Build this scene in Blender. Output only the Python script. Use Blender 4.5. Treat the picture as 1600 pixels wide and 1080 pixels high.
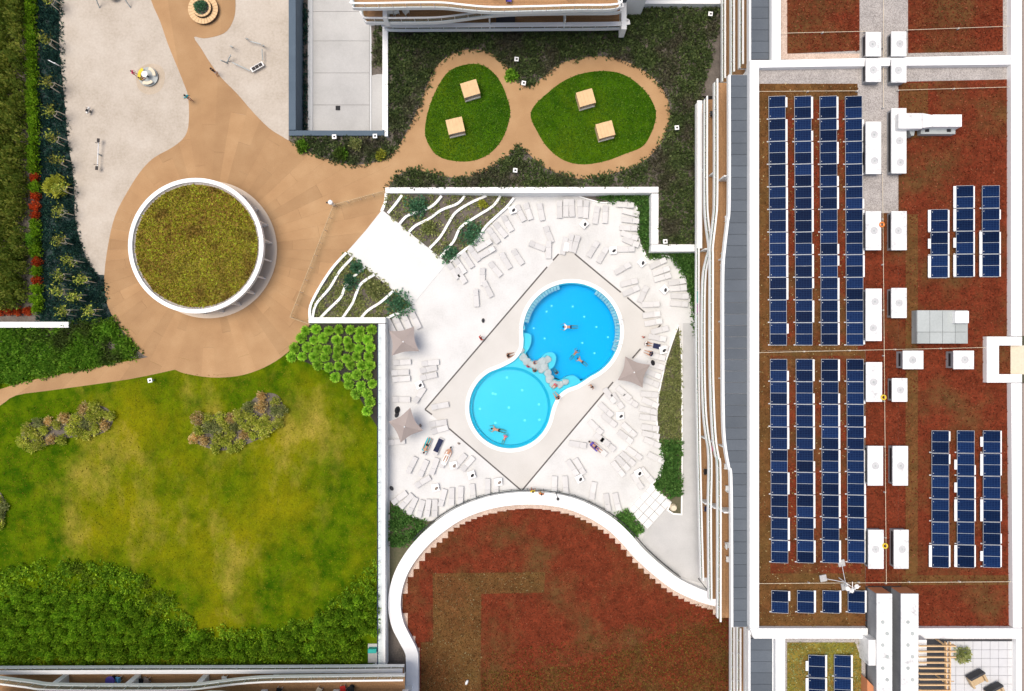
import bpy, bmesh, math, random
import numpy as np
from mathutils import Vector, Matrix
from mathutils.geometry import delaunay_2d_cdt
random.seed(7); rng = np.random.default_rng(7)
R = math.radians
for o in list(bpy.data.objects): bpy.data.objects.remove(o)
scene = bpy.context.scene
col = scene.collection

# ------------------------------------------------------------------ camera, sky, sun, exposure
H = 76.0            # camera height over the pool deck (z = 0)
PXM = 14.0          # photo pixels per metre at z = 0
cam_d = bpy.data.cameras.new('camera'); cam = bpy.data.objects.new('camera', cam_d); col.objects.link(cam)
cam.location = (0, 0, H); cam.rotation_euler = (0, 0, 0)
cam_d.sensor_fit = 'HORIZONTAL'; cam_d.angle = 2 * math.atan(800 / PXM / H)
cam_d.clip_start = 0.5; cam_d.clip_end = 2000
scene.camera = cam
world = bpy.data.worlds.new('World'); scene.world = world; world.use_nodes = True
wn = world.node_tree; bg = wn.nodes['Background']
sky = wn.nodes.new('ShaderNodeTexSky'); sky.sky_type = 'NISHITA'; sky.sun_disc = False
SUN_EL, SUN_AZ = 74, 285      # degrees; azimuth clockwise from +Y (the photograph's top)
sky.sun_elevation = R(SUN_EL); sky.sun_rotation = R(SUN_AZ)
sky.air_density = 1.0; sky.dust_density = 5.0; sky.ozone_density = 0.8
wn.links.new(sky.outputs[0], bg.inputs[0]); bg.inputs[1].default_value = 0.08
sun_d = bpy.data.lights.new('sun', 'SUN'); sun_d.energy = 1.4; sun_d.angle = R(35); sun_d.color = (1.0, 0.94, 0.86)
sun = bpy.data.objects.new('sun', sun_d); col.objects.link(sun)
sd = Vector((math.sin(R(SUN_AZ)) * math.cos(R(SUN_EL)), math.cos(R(SUN_AZ)) * math.cos(R(SUN_EL)), math.sin(R(SUN_EL))))
sun.rotation_euler = sd.to_track_quat('Z', 'Y').to_euler(); sun.location = (30, 40, 120)
scene.render.engine = 'CYCLES'
vs = scene.view_settings; vs.view_transform = 'Standard'; vs.look = 'None'; vs.gamma = 1; vs.exposure = 0.8; vs.use_curve_mapping = False

# ------------------------------------------------------------------ helpers
ZG = 1.6            # garden level over the sunken pool court
ZR = 13.0           # flat roof level
def W(px, py, z=0.0):
    s = (H - z) / H / PXM
    return ((px - 800) * s, (540 - py) * s)
def V(px, py, z=0.0):
    x, y = W(px, py, z); return Vector((x, y, z))
def WL(pts, z): return [W(p[0], p[1], z) for p in pts]
def M(px, z=0.0): return px / PXM * (H - z) / H

def tag(o, label=None, cat=None, group=None, kind=None):
    if label: o['label'] = label
    if cat: o['category'] = cat
    if group: o['group'] = group
    if kind: o['kind'] = kind
    return o
def link(name, me, mat=None, parent=None):
    o = bpy.data.objects.new(name, me); col.objects.link(o)
    if mat is not None and me is not None and not me.materials: me.materials.append(mat)
    if parent is not None: o.parent = parent
    return o
def empty(name, loc=(0, 0, 0), rz=0.0):
    o = bpy.data.objects.new(name, None); col.objects.link(o); o.location = loc; o.rotation_euler = (0, 0, rz)
    o.empty_display_size = 0.2; return o
def thing(name, label, cat, loc=(0, 0, 0), rz=0.0, group=None):
    return tag(empty(name, loc, rz), label, cat, group)
def copy_tree(o, parent=None):
    c = o.copy(); col.objects.link(c); c.parent = parent
    for ch in o.children: copy_tree(ch, c)
    return c
ORD = ['zeroth', 'first', 'second', 'third', 'fourth', 'fifth', 'sixth', 'seventh', 'eighth', 'ninth', 'tenth', 'eleventh', 'twelfth', 'thirteenth', 'fourteenth', 'fifteenth', 'sixteenth', 'seventeenth', 'eighteenth', 'nineteenth', 'twentieth', 'twenty-first', 'twenty-second', 'twenty-third', 'twenty-fourth', 'twenty-fifth', 'twenty-sixth', 'twenty-seventh', 'twenty-eighth', 'twenty-ninth', 'thirtieth']
ORD += ['thirty-' + ORD[i] for i in range(1, 10)] + ['fortieth'] + ['forty-' + ORD[i] for i in range(1, 10)] + ['fiftieth'] + ['fifty-' + ORD[i] for i in range(1, 10)]

class MB:
    def __init__(s): s.v = []; s.f = []
    def box(s, c, d, rz=0.0, M4=None):
        b = len(s.v); cx, cy, cz = c; dx, dy, dz = (k / 2 for k in d); ca, sa = math.cos(rz), math.sin(rz)
        for z in (-dz, dz):
            for x, y in ((-dx, -dy), (dx, -dy), (dx, dy), (-dx, dy)):
                p = Vector((cx + x * ca - y * sa, cy + x * sa + y * ca, cz + z))
                s.v.append(M4 @ p if M4 else p)
        s.f += [(b, b + 3, b + 2, b + 1), (b + 4, b + 5, b + 6, b + 7)] + [(b + i, b + (i + 1) % 4, b + 4 + (i + 1) % 4, b + 4 + i) for i in range(4)]
        return s
    def prism(s, pts, z0, z1):
        n = len(pts); b = len(s.v)
        a = sum(pts[i][0] * pts[(i + 1) % n][1] - pts[(i + 1) % n][0] * pts[i][1] for i in range(n))
        if a < 0: pts = pts[::-1]
        f0 = z0 if callable(z0) else (lambda x, y: z0); f1 = z1 if callable(z1) else (lambda x, y: z1)
        s.v += [Vector((x, y, f0(x, y))) for x, y in pts] + [Vector((x, y, f1(x, y))) for x, y in pts]
        s.f.append(tuple(range(b + n - 1, b - 1, -1))); s.f.append(tuple(range(b + n, b + 2 * n)))
        s.f += [(b + i, b + (i + 1) % n, b + n + (i + 1) % n, b + n + i) for i in range(n)]
        return s
    def tube(s, p0, p1, r0, r1=None, n=8):
        p0 = Vector(p0); p1 = Vector(p1); r1 = r0 if r1 is None else r1; b = len(s.v)
        q = (p1 - p0).to_track_quat('Z', 'Y')
        for p, r in ((p0, r0), (p1, r1)):
            for i in range(n):
                a = 2 * math.pi * i / n; s.v.append(p + q @ Vector((r * math.cos(a), r * math.sin(a), 0)))
        s.f += [(b + i, b + (i + 1) % n, b + n + (i + 1) % n, b + n + i) for i in range(n)]
        s.f += [tuple(range(b + n - 1, b - 1, -1)), tuple(range(b + n, b + 2 * n))]
        return s
    def path(s, pts, r, n=6):
        for i in range(len(pts) - 1): s.tube(pts[i], pts[i + 1], r, r, n)
        return s
    def strip(s, pts, w, z0, z1, closed=False):      # a wall of width w along a plan polyline; z1 may be f(x,y)
        L = offset(pts, w / 2, closed); Q = offset(pts, -w / 2, closed); n = len(pts); b = len(s.v)
        f0 = z0 if callable(z0) else (lambda x, y: z0); f1 = z1 if callable(z1) else (lambda x, y: z1)
        for i in range(n):
            x, y = pts[i]
            for (p, zz) in ((L[i], f0), (Q[i], f0), (Q[i], f1), (L[i], f1)): s.v.append(Vector((p[0], p[1], zz(x, y))))
        m = n if closed else n - 1
        for i in range(m):
            j = (i + 1) % n
            for k in range(4): s.f.append((b + 4 * i + k, b + 4 * i + (k + 1) % 4, b + 4 * j + (k + 1) % 4, b + 4 * j + k))
        if not closed: s.f += [(b + 3, b + 2, b + 1, b), tuple(b + 4 * (n - 1) + k for k in range(4))]
        return s
    def disc(s, c, r, z0, z1, n=48, r1=None):
        r1 = r if r1 is None else r1
        return s.tube((c[0], c[1], z0), (c[0], c[1], z1), r, r1, n)
    def dome(s, c, rx, ry, rz, nu=10, nv=5, full=False):
        b = len(s.v); lo = -math.pi / 2 if full else 0.0
        for j in range(nv + 1):
            t = lo + (math.pi / 2 - lo) * j / nv
            for i in range(nu):
                a = 2 * math.pi * i / nu
                s.v.append(Vector((c[0] + rx * math.cos(t) * math.cos(a), c[1] + ry * math.cos(t) * math.sin(a), c[2] + rz * math.sin(t))))
        for j in range(nv):
            for i in range(nu): s.f.append((b + j * nu + i, b + j * nu + (i + 1) % nu, b + (j + 1) * nu + (i + 1) % nu, b + (j + 1) * nu + i))
        return s
    def mesh(s, name, smooth=False):
        me = bpy.data.meshes.new(name); me.from_pydata([tuple(v) for v in s.v], [], s.f)
        bm = bmesh.new(); bm.from_mesh(me); bmesh.ops.recalc_face_normals(bm, faces=bm.faces[:])
        bm.to_mesh(me); bm.free()
        if smooth: me.polygons.foreach_set('use_smooth', [True] * len(me.polygons))
        me.update(); return me
    def build(s, name, mat, parent=None, smooth=False, bevel=0.0):
        o = link(name, s.mesh(name, smooth), mat, parent)
        if bevel:
            m = o.modifiers.new('bevel', 'BEVEL'); m.width = bevel; m.segments = 2; m.limit_method = 'ANGLE'
        return o
def offset(pts, d, closed=False):
    n = len(pts); out = []
    for i in range(n):
        a = pts[(i - 1) % n] if (closed or i > 0) else None
        c = pts[(i + 1) % n] if (closed or i < n - 1) else None
        p = pts[i]; ns = []
        for u, v in ((a, p), (p, c)):
            if u is None or v is None: continue
            dx, dy = v[0] - u[0], v[1] - u[1]; l = math.hypot(dx, dy) or 1e-9; ns.append((-dy / l, dx / l))
        nx = sum(q[0] for q in ns) / len(ns); ny = sum(q[1] for q in ns) / len(ns); l2 = nx * nx + ny * ny
        l2 = max(l2, 0.25); out.append((p[0] + d * nx / l2, p[1] + d * ny / l2))
    return out
def smooth(pts, k=6, closed=False):
    n = len(pts); out = []
    for i in range(n if closed else n - 1):
        P = [pts[(i + j) % n] if closed else pts[min(max(i + j, 0), n - 1)] for j in (-1, 0, 1, 2)]
        for q in range(k):
            t = q / k
            out.append(tuple(0.5 * (2 * P[1][a] + (P[2][a] - P[0][a]) * t + (2 * P[0][a] - 5 * P[1][a] + 4 * P[2][a] - P[3][a]) * t * t + (3 * P[1][a] - P[0][a] - 3 * P[2][a] + P[3][a]) * t ** 3) for a in range(len(pts[0]))))
    if not closed: out.append(tuple(pts[-1]))
    return out
def circ(c, r, n=64, a0=0.0, a1=2 * math.pi, closed=True):
    return [(c[0] + r * math.cos(a0 + (a1 - a0) * i / (n if closed else n - 1)), c[1] + r * math.sin(a0 + (a1 - a0) * i / (n if closed else n - 1))) for i in range(n)]
_eps = [0]
def eps():
    _eps[0] += 1; return (_eps[0] % 13) * 0.0011
def slab(name, pts_px, z0, z1, mat, parent=None, kind=None, bevel=0.0):   # outline given in photo pixels at height z1
    o = MB().prism(WL(pts_px, z1), z0, z1 + eps()).build(name, mat, parent, bevel=bevel)
    if kind: o['kind'] = kind
    return o
def rect(x0, y0, x1, y1): return [(x0, y0), (x1, y0), (x1, y1), (x0, y1)]
def holed(name, outer, holes, z0, z1, mat, parent=None):                  # plan polygons in metres; a slab with real openings
    bm = bmesh.new(); es = []
    for loop in [outer] + holes:
        vs_ = [bm.verts.new((x, y, z1)) for x, y in loop]
        es += [bm.edges.new((vs_[i], vs_[(i + 1) % len(vs_)])) for i in range(len(vs_))]
    bmesh.ops.triangle_fill(bm, use_beauty=True, use_dissolve=False, edges=es)
    g = bmesh.ops.extrude_face_region(bm, geom=bm.faces[:])
    for v in [e for e in g['geom'] if isinstance(e, bmesh.types.BMVert)]: v.co.z = z0
    bmesh.ops.recalc_face_normals(bm, faces=bm.faces[:])
    me = bpy.data.meshes.new(name); bm.to_mesh(me); bm.free()
    return link(name, me, mat, parent)
def inside(P, poly):
    x, y = P[:, 0], P[:, 1]; r = np.zeros(len(P), bool); n = len(poly)
    for i in range(n):
        x0, y0 = poly[i]; x1, y1 = poly[(i + 1) % n]
        c = ((y0 > y) != (y1 > y)); 
        with np.errstate(divide='ignore', invalid='ignore'): r ^= c & (x < (x1 - x0) * (y - y0) / (y1 - y0 + 1e-12) + x0)
    return r
def sample(poly, n, excl=()):                                             # n random plan points inside poly and outside the others
    A = np.array(poly); lo, hi = A.min(0), A.max(0); out = []; got = 0
    while got < n:
        P = lo + (hi - lo) * rng.random((n * 2, 2)); k = inside(P, poly)
        for e in excl: k &= ~inside(P, e)
        P = P[k]; out.append(P); got += len(P)
        if len(P) == 0: break
    return np.concatenate(out)[:n]

# ---- leaves: every leaf is a small quad; 'rnd' per face drives its colour
def leaf_mesh(name, C, D, size, asp, rv):
    n = len(C); D = D / (np.linalg.norm(D, axis=1, keepdims=True) + 1e-9)
    t = rng.normal(size=(n, 3)); s = np.cross(D, t); s /= (np.linalg.norm(s, axis=1, keepdims=True) + 1e-9)
    L = D * (size * asp)[:, None]; S = s * (size * 0.5)[:, None]
    v = np.stack([C - S * .45, C + S * .45, C + L * .55 + S, C + L, C + L * .55 - S], 1).reshape(-1, 3)
    me = bpy.data.meshes.new(name); me.vertices.add(n * 5); me.vertices.foreach_set('co', v.astype(np.float32).ravel())
    me.loops.add(n * 5); me.loops.foreach_set('vertex_index', np.arange(n * 5, dtype=np.int32))
    me.polygons.add(n); me.polygons.foreach_set('loop_start', np.arange(n, dtype=np.int32) * 5)
    a = me.attributes.new('rnd', 'FLOAT', 'FACE'); a.data.foreach_set('value', rv.astype(np.float32))
    me.update(); me.validate(); return me
def clump_leaves(cen, rad, hgt, per, size, asp=1.6, up=0.6, var=0.5):    # cen: (n,3)
    n = len(cen); k = np.repeat(np.arange(n), per); m = len(k)
    a = rng.random(m) * 2 * np.pi; rr = np.sqrt(rng.random(m)); z = rng.random(m)
    w = np.sqrt(np.clip(1 - (z * .95) ** 2, 0, 1)) * (0.55 + 0.45 * rr)
    off = np.stack([np.cos(a) * w * rad[k], np.sin(a) * w * rad[k], z * hgt[k]], 1)
    D = np.stack([np.cos(a) * w, np.sin(a) * w, up + z * .6], 1) + rng.normal(size=(m, 3)) * .35
    cl = rng.random(n)
    return cen[k] + off, D, size * (0.7 + 0.6 * rng.random(m)), np.full(m, asp), np.clip(var * cl[k] + (1 - var) * rng.random(m), 0, 1)
def leaves(name, parts, mat, parent=None):
    C = np.concatenate([p[0] for p in parts]); D = np.concatenate([p[1] for p in parts]); S = np.concatenate([p[2] for p in parts])
    A = np.concatenate([p[3] for p in parts]); V_ = np.concatenate([p[4] for p in parts])
    return link(name, leaf_mesh(name, C, D, S, A, V_), mat, parent)
def ground_cover(name, poly, n, z, rad, hgt, per, size, mat, label, cat, excl=(), up=.6, asp=1.6, var=.5, zf=None):
    P = sample(poly, n, excl); n = len(P)
    zz = np.full(n, z) if zf is None else np.array([zf(x, y) for x, y in P])
    cen = np.column_stack([P, zz])
    r = rad[0] + (rad[1] - rad[0]) * rng.random(n); h = hgt[0] + (hgt[1] - hgt[0]) * rng.random(n)
    o = leaves(name, [clump_leaves(cen, r, h, per, size, asp, up, var)], mat)
    return tag(o, label, cat, kind='stuff')

# ------------------------------------------------------------------ materials
def base(name):
    m = bpy.data.materials.new(name); m.use_nodes = True; nt = m.node_tree
    return m, nt, nt.nodes['Principled BSDF']
def c4(c): return (c[0], c[1], c[2], 1)
def ramp(nt, stops):
    r = nt.nodes.new('ShaderNodeValToRGB'); e = r.color_ramp.elements
    while len(e) < len(stops): e.new(0.5)
    for i, (p, c) in enumerate(stops): e[i].position = p; e[i].color = c4(c)
    return r
def pos(nt, scale=(1, 1, 1), rot=0.0, obj=False):
    if obj: g = nt.nodes.new('ShaderNodeTexCoord'); out = g.outputs['Object']
    else: g = nt.nodes.new('ShaderNodeNewGeometry'); out = g.outputs['Position']
    mp = nt.nodes.new('ShaderNodeMapping'); mp.inputs['Scale'].default_value = scale; mp.inputs['Rotation'].default_value = (0, 0, rot)
    nt.links.new(out, mp.inputs[0]); return mp.outputs[0]
def noise(nt, vec, scale, detail=4, rough=.55):
    n = nt.nodes.new('ShaderNodeTexNoise'); n.inputs['Scale'].default_value = scale; n.inputs['Detail'].default_value = detail; n.inputs['Roughness'].default_value = rough
    nt.links.new(vec, n.inputs['Vector']); return n.outputs['Fac']
def mix(nt, fac, a, b, mode='MIX'):
    x = nt.nodes.new('ShaderNodeMix'); x.data_type = 'RGBA'; x.blend_type = mode
    for s, v in ((0, fac), (6, a), (7, b)):
        if isinstance(v, (int, float)): x.inputs[s].default_value = v
        elif isinstance(v, tuple): x.inputs[s].default_value = c4(v)
        else: nt.links.new(v, x.inputs[s])
    return x.outputs[2]
def bump(nt, b, h, strength, dist):
    n = nt.nodes.new('ShaderNodeBump'); n.inputs['Strength'].default_value = strength; n.inputs['Distance'].default_value = dist
    nt.links.new(h, n.inputs['Height']); nt.links.new(n.outputs[0], b.inputs['Normal'])
def rnd_mul(nt, colr, lo, hi):          # a tint of its own for every object that shares the material
    oi = nt.nodes.new('ShaderNodeObjectInfo'); mr = nt.nodes.new('ShaderNodeMapRange')
    mr.inputs[3].default_value = lo; mr.inputs[4].default_value = hi; nt.links.new(oi.outputs['Random'], mr.inputs[0])
    cb = nt.nodes.new('ShaderNodeCombineColor')
    for i in range(3): nt.links.new(mr.outputs[0], cb.inputs[i])
    return mix(nt, 1.0, colr, cb.outputs[0], 'MULTIPLY')
def surf(name, stops, s1=0.6, s2=14.0, rough=.8, bmp=.2, bd=.02, w=.5, spec=.3, obj_var=None, metal=0.0, stretch=(1, 1, 1), rot=0.0):
    m, nt, b = base(name); p = pos(nt, stretch, rot)
    a = noise(nt, p, s1, 5); c = noise(nt, p, s2, 3, .7)
    f = nt.nodes.new('ShaderNodeMix'); f.inputs[0].default_value = w; nt.links.new(a, f.inputs[2]); nt.links.new(c, f.inputs[3])
    r = ramp(nt, stops); nt.links.new(f.outputs[0], r.inputs[0]); out = r.outputs[0]
    if obj_var: out = rnd_mul(nt, out, *obj_var)
    nt.links.new(out, b.inputs['Base Color']); b.inputs['Roughness'].default_value = rough; b.inputs['Specular IOR Level'].default_value = spec; b.inputs['Metallic'].default_value = metal
    if bmp: bump(nt, b, c, bmp, bd)
    return m
def plain(name, c, rough=.6, metal=0.0, var=.08, s=3.0, bmp=0.0):
    return surf(name, [(.3, tuple(k * (1 - var) for k in c)), (.7, tuple(min(k * (1 + var), 1) for k in c))], s, s * 9, rough, bmp, metal=metal)
LEAF_GAIN = 1.3
GAIN = {'leaf_bed': 2.1, 'leaf_slope': 1.8, 'leaf_sedum': 2.1, 'leaf_hedge': 4.4, 'leaf_wood': 5.0, 'leaf_bright': 2.7, 'leaf_row': 2.4, 'leaf_lime': 2.3, 'leaf_mix': 3.8, 'leaf_mix_pink': 3.4, 'leaf_sage': 2.3, 'leaf_green': 2.4, 'leaf_bluegreen': 1.7, 'leaf_yellow': 1.6, 'leaf_red': 1.7, 'grass_blades': 1.7}
def leafmat(name, stops, trans=.3, rough=.7, patch=None):
    m, nt, b = base(name); at = nt.nodes.new('ShaderNodeAttribute'); at.attribute_name = 'rnd'
    r = ramp(nt, [(q, tuple(min(k * GAIN.get(name, LEAF_GAIN), .9) for k in c)) for q, c in stops]); nt.links.new(at.outputs['Fac'], r.inputs[0]); out = r.outputs[0]
    if patch:
        n = noise(nt, pos(nt), patch[0], 3); q = ramp(nt, [(patch[2], (0, 0, 0)), (patch[3], (1, 1, 1))]); nt.links.new(n, q.inputs[0])
        out = mix(nt, q.outputs[0], out, mix(nt, .75, out, patch[1]))
    out = rnd_mul(nt, out, .82, 1.15)
    nt.links.new(out, b.inputs['Base Color']); b.inputs['Roughness'].default_value = rough; b.inputs['Specular IOR Level'].default_value = .08
    t = nt.nodes.new('ShaderNodeBsdfTranslucent'); nt.links.new(out, t.inputs[0])
    ms = nt.nodes.new('ShaderNodeMixShader'); ms.inputs[0].default_value = trans
    nt.links.new(b.outputs[0], ms.inputs[1]); nt.links.new(t.outputs[0], ms.inputs[2]); nt.links.new(ms.outputs[0], nt.nodes['Material Output'].inputs[0])
    return m
def planks(name, c1, c2, width=.14, rot=0.0, rough=.7, obj=False):
    m, nt, b = base(name); p = pos(nt, (1, 1, 1), rot, obj)
    k = nt.nodes.new('ShaderNodeTexBrick'); k.inputs['Scale'].default_value = 1.0; k.inputs['Brick Width'].default_value = 2.4; k.inputs['Row Height'].default_value = width
    k.inputs['Mortar Size'].default_value = .006; k.inputs['Color1'].default_value = c4(c1); k.inputs['Color2'].default_value = c4(c2); k.inputs['Mortar'].default_value = c4(tuple(x * .3 for x in c1))
    nt.links.new(p, k.inputs['Vector']); n = noise(nt, p, 9.0, 5)
    r = ramp(nt, [(.3, (.75, .75, .75)), (.7, (1.15, 1.12, 1.1))]); nt.links.new(n, r.inputs[0])
    nt.links.new(mix(nt, 1.0, k.outputs[0], r.outputs[0], 'MULTIPLY'), b.inputs['Base Color']); b.inputs['Roughness'].default_value = rough
    bump(nt, b, k.outputs['Fac'], -.3, .01); return m
def lawn_mat(name, dark, mid, yel, dry, amt, worn=None):
    m, nt, b = base(name); p = pos(nt)
    big = noise(nt, pos(nt, (1, .8, 1), .6), .085, 5, .68)
    if worn:      # the trodden, drier middle of the lawn: (x, y, radius, amount)
        vd = nt.nodes.new('ShaderNodeVectorMath'); vd.operation = 'DISTANCE'; vd.inputs[1].default_value = (worn[0], worn[1], ZG); nt.links.new(p, vd.inputs[0])
        mr = nt.nodes.new('ShaderNodeMapRange'); mr.inputs[2].default_value = worn[2]; mr.inputs[3].default_value = worn[3]; mr.inputs[4].default_value = -worn[3]; nt.links.new(vd.outputs['Value'], mr.inputs[0])
        ad_ = nt.nodes.new('ShaderNodeMath'); nt.links.new(big, ad_.inputs[0]); nt.links.new(mr.outputs[0], ad_.inputs[1]); big = ad_.outputs[0]
    med = noise(nt, p, .55, 5, .65); fine = noise(nt, p, 7.0, 4, .75)
    r1 = ramp(nt, [(.36, dark), (.62, mid)]); nt.links.new(med, r1.inputs[0])
    r2 = ramp(nt, [(.42 - amt, (0, 0, 0)), (.74 - amt, (1, 1, 1))]); nt.links.new(big, r2.inputs[0])
    a = mix(nt, r2.outputs[0], r1.outputs[0], yel)
    r3 = ramp(nt, [(.5, (0, 0, 0)), (.72, (1, 1, 1))]); nt.links.new(noise(nt, pos(nt, (1, .55, 1)), .2, 5, .7), r3.inputs[0])
    a = mix(nt, mix(nt, 1.0, r3.outputs[0], r2.outputs[0], 'MULTIPLY'), a, dry)
    r4 = ramp(nt, [(.25, (.62, .62, .6)), (.75, (1.3, 1.3, 1.2))]); nt.links.new(fine, r4.inputs[0])
    nt.links.new(mix(nt, 1.0, a, r4.outputs[0], 'MULTIPLY'), b.inputs['Base Color'])
    b.inputs['Roughness'].default_value = .9; b.inputs['Specular IOR Level'].default_value = .02; bump(nt, b, fine, .6, .05); return m
def sedum_mat(name, red, dark, speck, olive, a0, a1):
    m, nt, b = base(name); p = pos(nt)
    big = noise(nt, p, .16, 5, .65); fine = noise(nt, p, 5.5, 5, .8); sp = noise(nt, p, 14.0, 2, .8)
    r1 = ramp(nt, [(.34, dark), (.62, red)]); nt.links.new(fine, r1.inputs[0])
    r2 = ramp(nt, [(a0, (0, 0, 0)), (a1, (1, 1, 1))]); nt.links.new(big, r2.inputs[0])
    a = mix(nt, r2.outputs[0], r1.outputs[0], mix(nt, sp, olive, dark))
    r3 = ramp(nt, [(.66, (0, 0, 0)), (.74, (1, 1, 1))]); nt.links.new(sp, r3.inputs[0])
    a = mix(nt, mix(nt, .5, (0, 0, 0), r3.outputs[0]), a, speck)
    r5 = ramp(nt, [(.3, (.62, .66, .66)), (.7, (1.38, 1.36, 1.34))]); nt.links.new(noise(nt, p, 1.1, 6, .75), r5.inputs[0]); a = mix(nt, 1.0, a, r5.outputs[0], 'MULTIPLY')
    nt.links.new(a, b.inputs['Base Color']); b.inputs['Roughness'].default_value = .95; b.inputs['Specular IOR Level'].default_value = .03
    bump(nt, b, fine, .7, .06); return m
def gravel_mat(name, stops, scale=16):
    m, nt, b = base(name); p = pos(nt); v = nt.nodes.new('ShaderNodeTexVoronoi'); v.inputs['Scale'].default_value = scale; nt.links.new(p, v.inputs['Vector'])
    sep = nt.nodes.new('ShaderNodeSeparateColor'); nt.links.new(v.outputs['Color'], sep.inputs[0])
    f = nt.nodes.new('ShaderNodeMix'); f.inputs[0].default_value = .5; nt.links.new(sep.outputs[0], f.inputs[2]); nt.links.new(noise(nt, p, .7, 4), f.inputs[3])
    r = ramp(nt, stops); nt.links.new(f.outputs[0], r.inputs[0]); nt.links.new(r.outputs[0], b.inputs['Base Color']); b.inputs['Roughness'].default_value = .9
    bump(nt, b, v.outputs['Distance'], .4, .03); return m
def glass_mat(name, tint, fac):
    m, nt, b = base(name); t = nt.nodes.new('ShaderNodeBsdfTransparent'); t.inputs[0].default_value = c4(tint)
    b.inputs['Base Color'].default_value = c4(tuple(x * .8 for x in tint)); b.inputs['Roughness'].default_value = .06
    ms = nt.nodes.new('ShaderNodeMixShader'); ms.inputs[0].default_value = fac
    nt.links.new(t.outputs[0], ms.inputs[1]); nt.links.new(b.outputs[0], ms.inputs[2]); nt.links.new(ms.outputs[0], nt.nodes['Material Output'].inputs[0]); return m
def water_mat(name, tint, scale):
    m, nt, b = base(name); nt.nodes.remove(b)
    t = nt.nodes.new('ShaderNodeBsdfTransparent'); t.inputs[0].default_value = c4(tint)
    g = nt.nodes.new('ShaderNodeBsdfGlossy'); g.inputs['Roughness'].default_value = .04
    bp = nt.nodes.new('ShaderNodeBump'); bp.inputs['Strength'].default_value = .35; bp.inputs['Distance'].default_value = .08
    nt.links.new(noise(nt, pos(nt), scale, 4, .6), bp.inputs['Height']); nt.links.new(bp.outputs[0], g.inputs['Normal'])
    fr = nt.nodes.new('ShaderNodeFresnel'); fr.inputs[0].default_value = 1.10; nt.links.new(bp.outputs[0], fr.inputs['Normal'])
    ms = nt.nodes.new('ShaderNodeMixShader'); nt.links.new(fr.outputs[0], ms.inputs[0]); nt.links.new(t.outputs[0], ms.inputs[1]); nt.links.new(g.outputs[0], ms.inputs[2])
    nt.links.new(ms.outputs[0], nt.nodes['Material Output'].inputs[0]); return m
def solar_mat(name):
    m, nt, b = base(name); p = pos(nt, (1, 1, 1), 0, True)
    k = nt.nodes.new('ShaderNodeTexBrick'); k.offset = 0; k.inputs['Scale'].default_value = 1.0; k.inputs['Brick Width'].default_value = .235; k.inputs['Row Height'].default_value = .162
    k.inputs['Mortar Size'].default_value = .007; k.inputs['Color1'].default_value = (.0025, .0085, .036, 1); k.inputs['Color2'].default_value = (.003, .012, .048, 1); k.inputs['Mortar'].default_value = (.02, .045, .10, 1)
    nt.links.new(p, k.inputs['Vector']); nt.links.new(rnd_mul(nt, k.outputs[0], .7, 1.7), b.inputs['Base Color'])
    b.inputs['Roughness'].default_value = .35; b.inputs['Specular IOR Level'].default_value = .04; return m

MT = {}
MT['soil'] = surf('soil', [(.3, (.075, .065, .056)), (.7, (.20, .17, .145))], .8, 6, .95, .5, .05)
MT['earth'] = surf('earth', [(.3, (.06, .07, .03)), (.7, (.14, .12, .08))], .3, 5, .95, .4, .05)
MT['slope'] = surf('slope', [(.3, (.012, .022, .022)), (.7, (.04, .065, .062))], .5, 5, .9, .5, .06)
MT['path'] = surf('path', [(.25, (.31, .175, .082)), (.5, (.39, .232, .112)), (.75, (.47, .30, .155))], .4, 11, .85, .15, .012, .4, obj_var=(.91, 1.08))
MT['sand'] = surf('sand', [(.25, (.36, .305, .24)), (.5, (.48, .42, .35)), (.75, (.57, .515, .445))], .35, 4.5, .95, .35, .05, .45)
MT['deck'] = surf('deck', [(.25, (.50, .495, .475)), (.5, (.63, .625, .61)), (.75, (.72, .715, .70))], .3, 6, .75, .06, .01, .35)
MT['deck_in'] = surf('deck_in', [(.25, (.48, .46, .425)), (.5, (.58, .56, .525)), (.75, (.66, .645, .615))], .18, 12, .75, .06, .01, .4)
MT['white'] = plain('white_paint', (.86, .86, .85), .55, var=.03, s=.5)
MT['ramp'] = surf('ramp_stone', [(.2, (.66, .655, .64)), (.8, (.76, .755, .74))], .6, 8, .7, .05)
MT['concrete'] = surf('concrete', [(.25, (.36, .355, .345)), (.75, (.52, .515, .50))], .3, 7, .85, .12, .01, .4)
MT['walk'] = surf('pale_walk', [(.25, (.42, .418, .41)), (.75, (.56, .555, .545))], .5, 7, .85, .12, .01, .4)
MT['blue_wall'] = surf('blue_grey_render', [(.2, (.055, .085, .12)), (.8, (.10, .14, .18))], .6, 10, .7, .1)
MT['kerb'] = plain('kerb', (.55, .56, .56), .8)
MT['grey_panel'] = surf('grey_metal', [(.25, (.085, .10, .118)), (.75, (.12, .138, .16))], .5, 8, .6, .04, obj_var=(.9, 1.1), spec=.15)
MT['brown_deck'] = planks('brown_deck', (.36, .19, .08), (.43, .235, .105), .16, 0.0)
MT['brown_deck_v'] = planks('brown_deck_across', (.36, .19, .08), (.43, .235, .105), .16, math.pi / 2)
MT['wood'] = planks('pale_timber', (.62, .42, .23), (.72, .50, .29), .2, 0.0, .7, True)
MT['pine'] = plain('pine', (.68, .46, .25), .7, var=.15, s=2)
MT['peg'] = plain('stake_timber', (.72, .62, .46), .8, var=.12, s=4)
MT['lawn'] = lawn_mat('lawn', (.026, .072, .001), (.092, .145, .002), (.25, .215, .004), (.46, .33, .08), .01, (*W(400, 770, ZG), 25.0, .11))
MT['lawn2'] = lawn_mat('lawn_fresh', (.022, .070, .002), (.048, .12, .003), (.085, .15, .004), (.11, .15, .006), .0)
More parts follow.
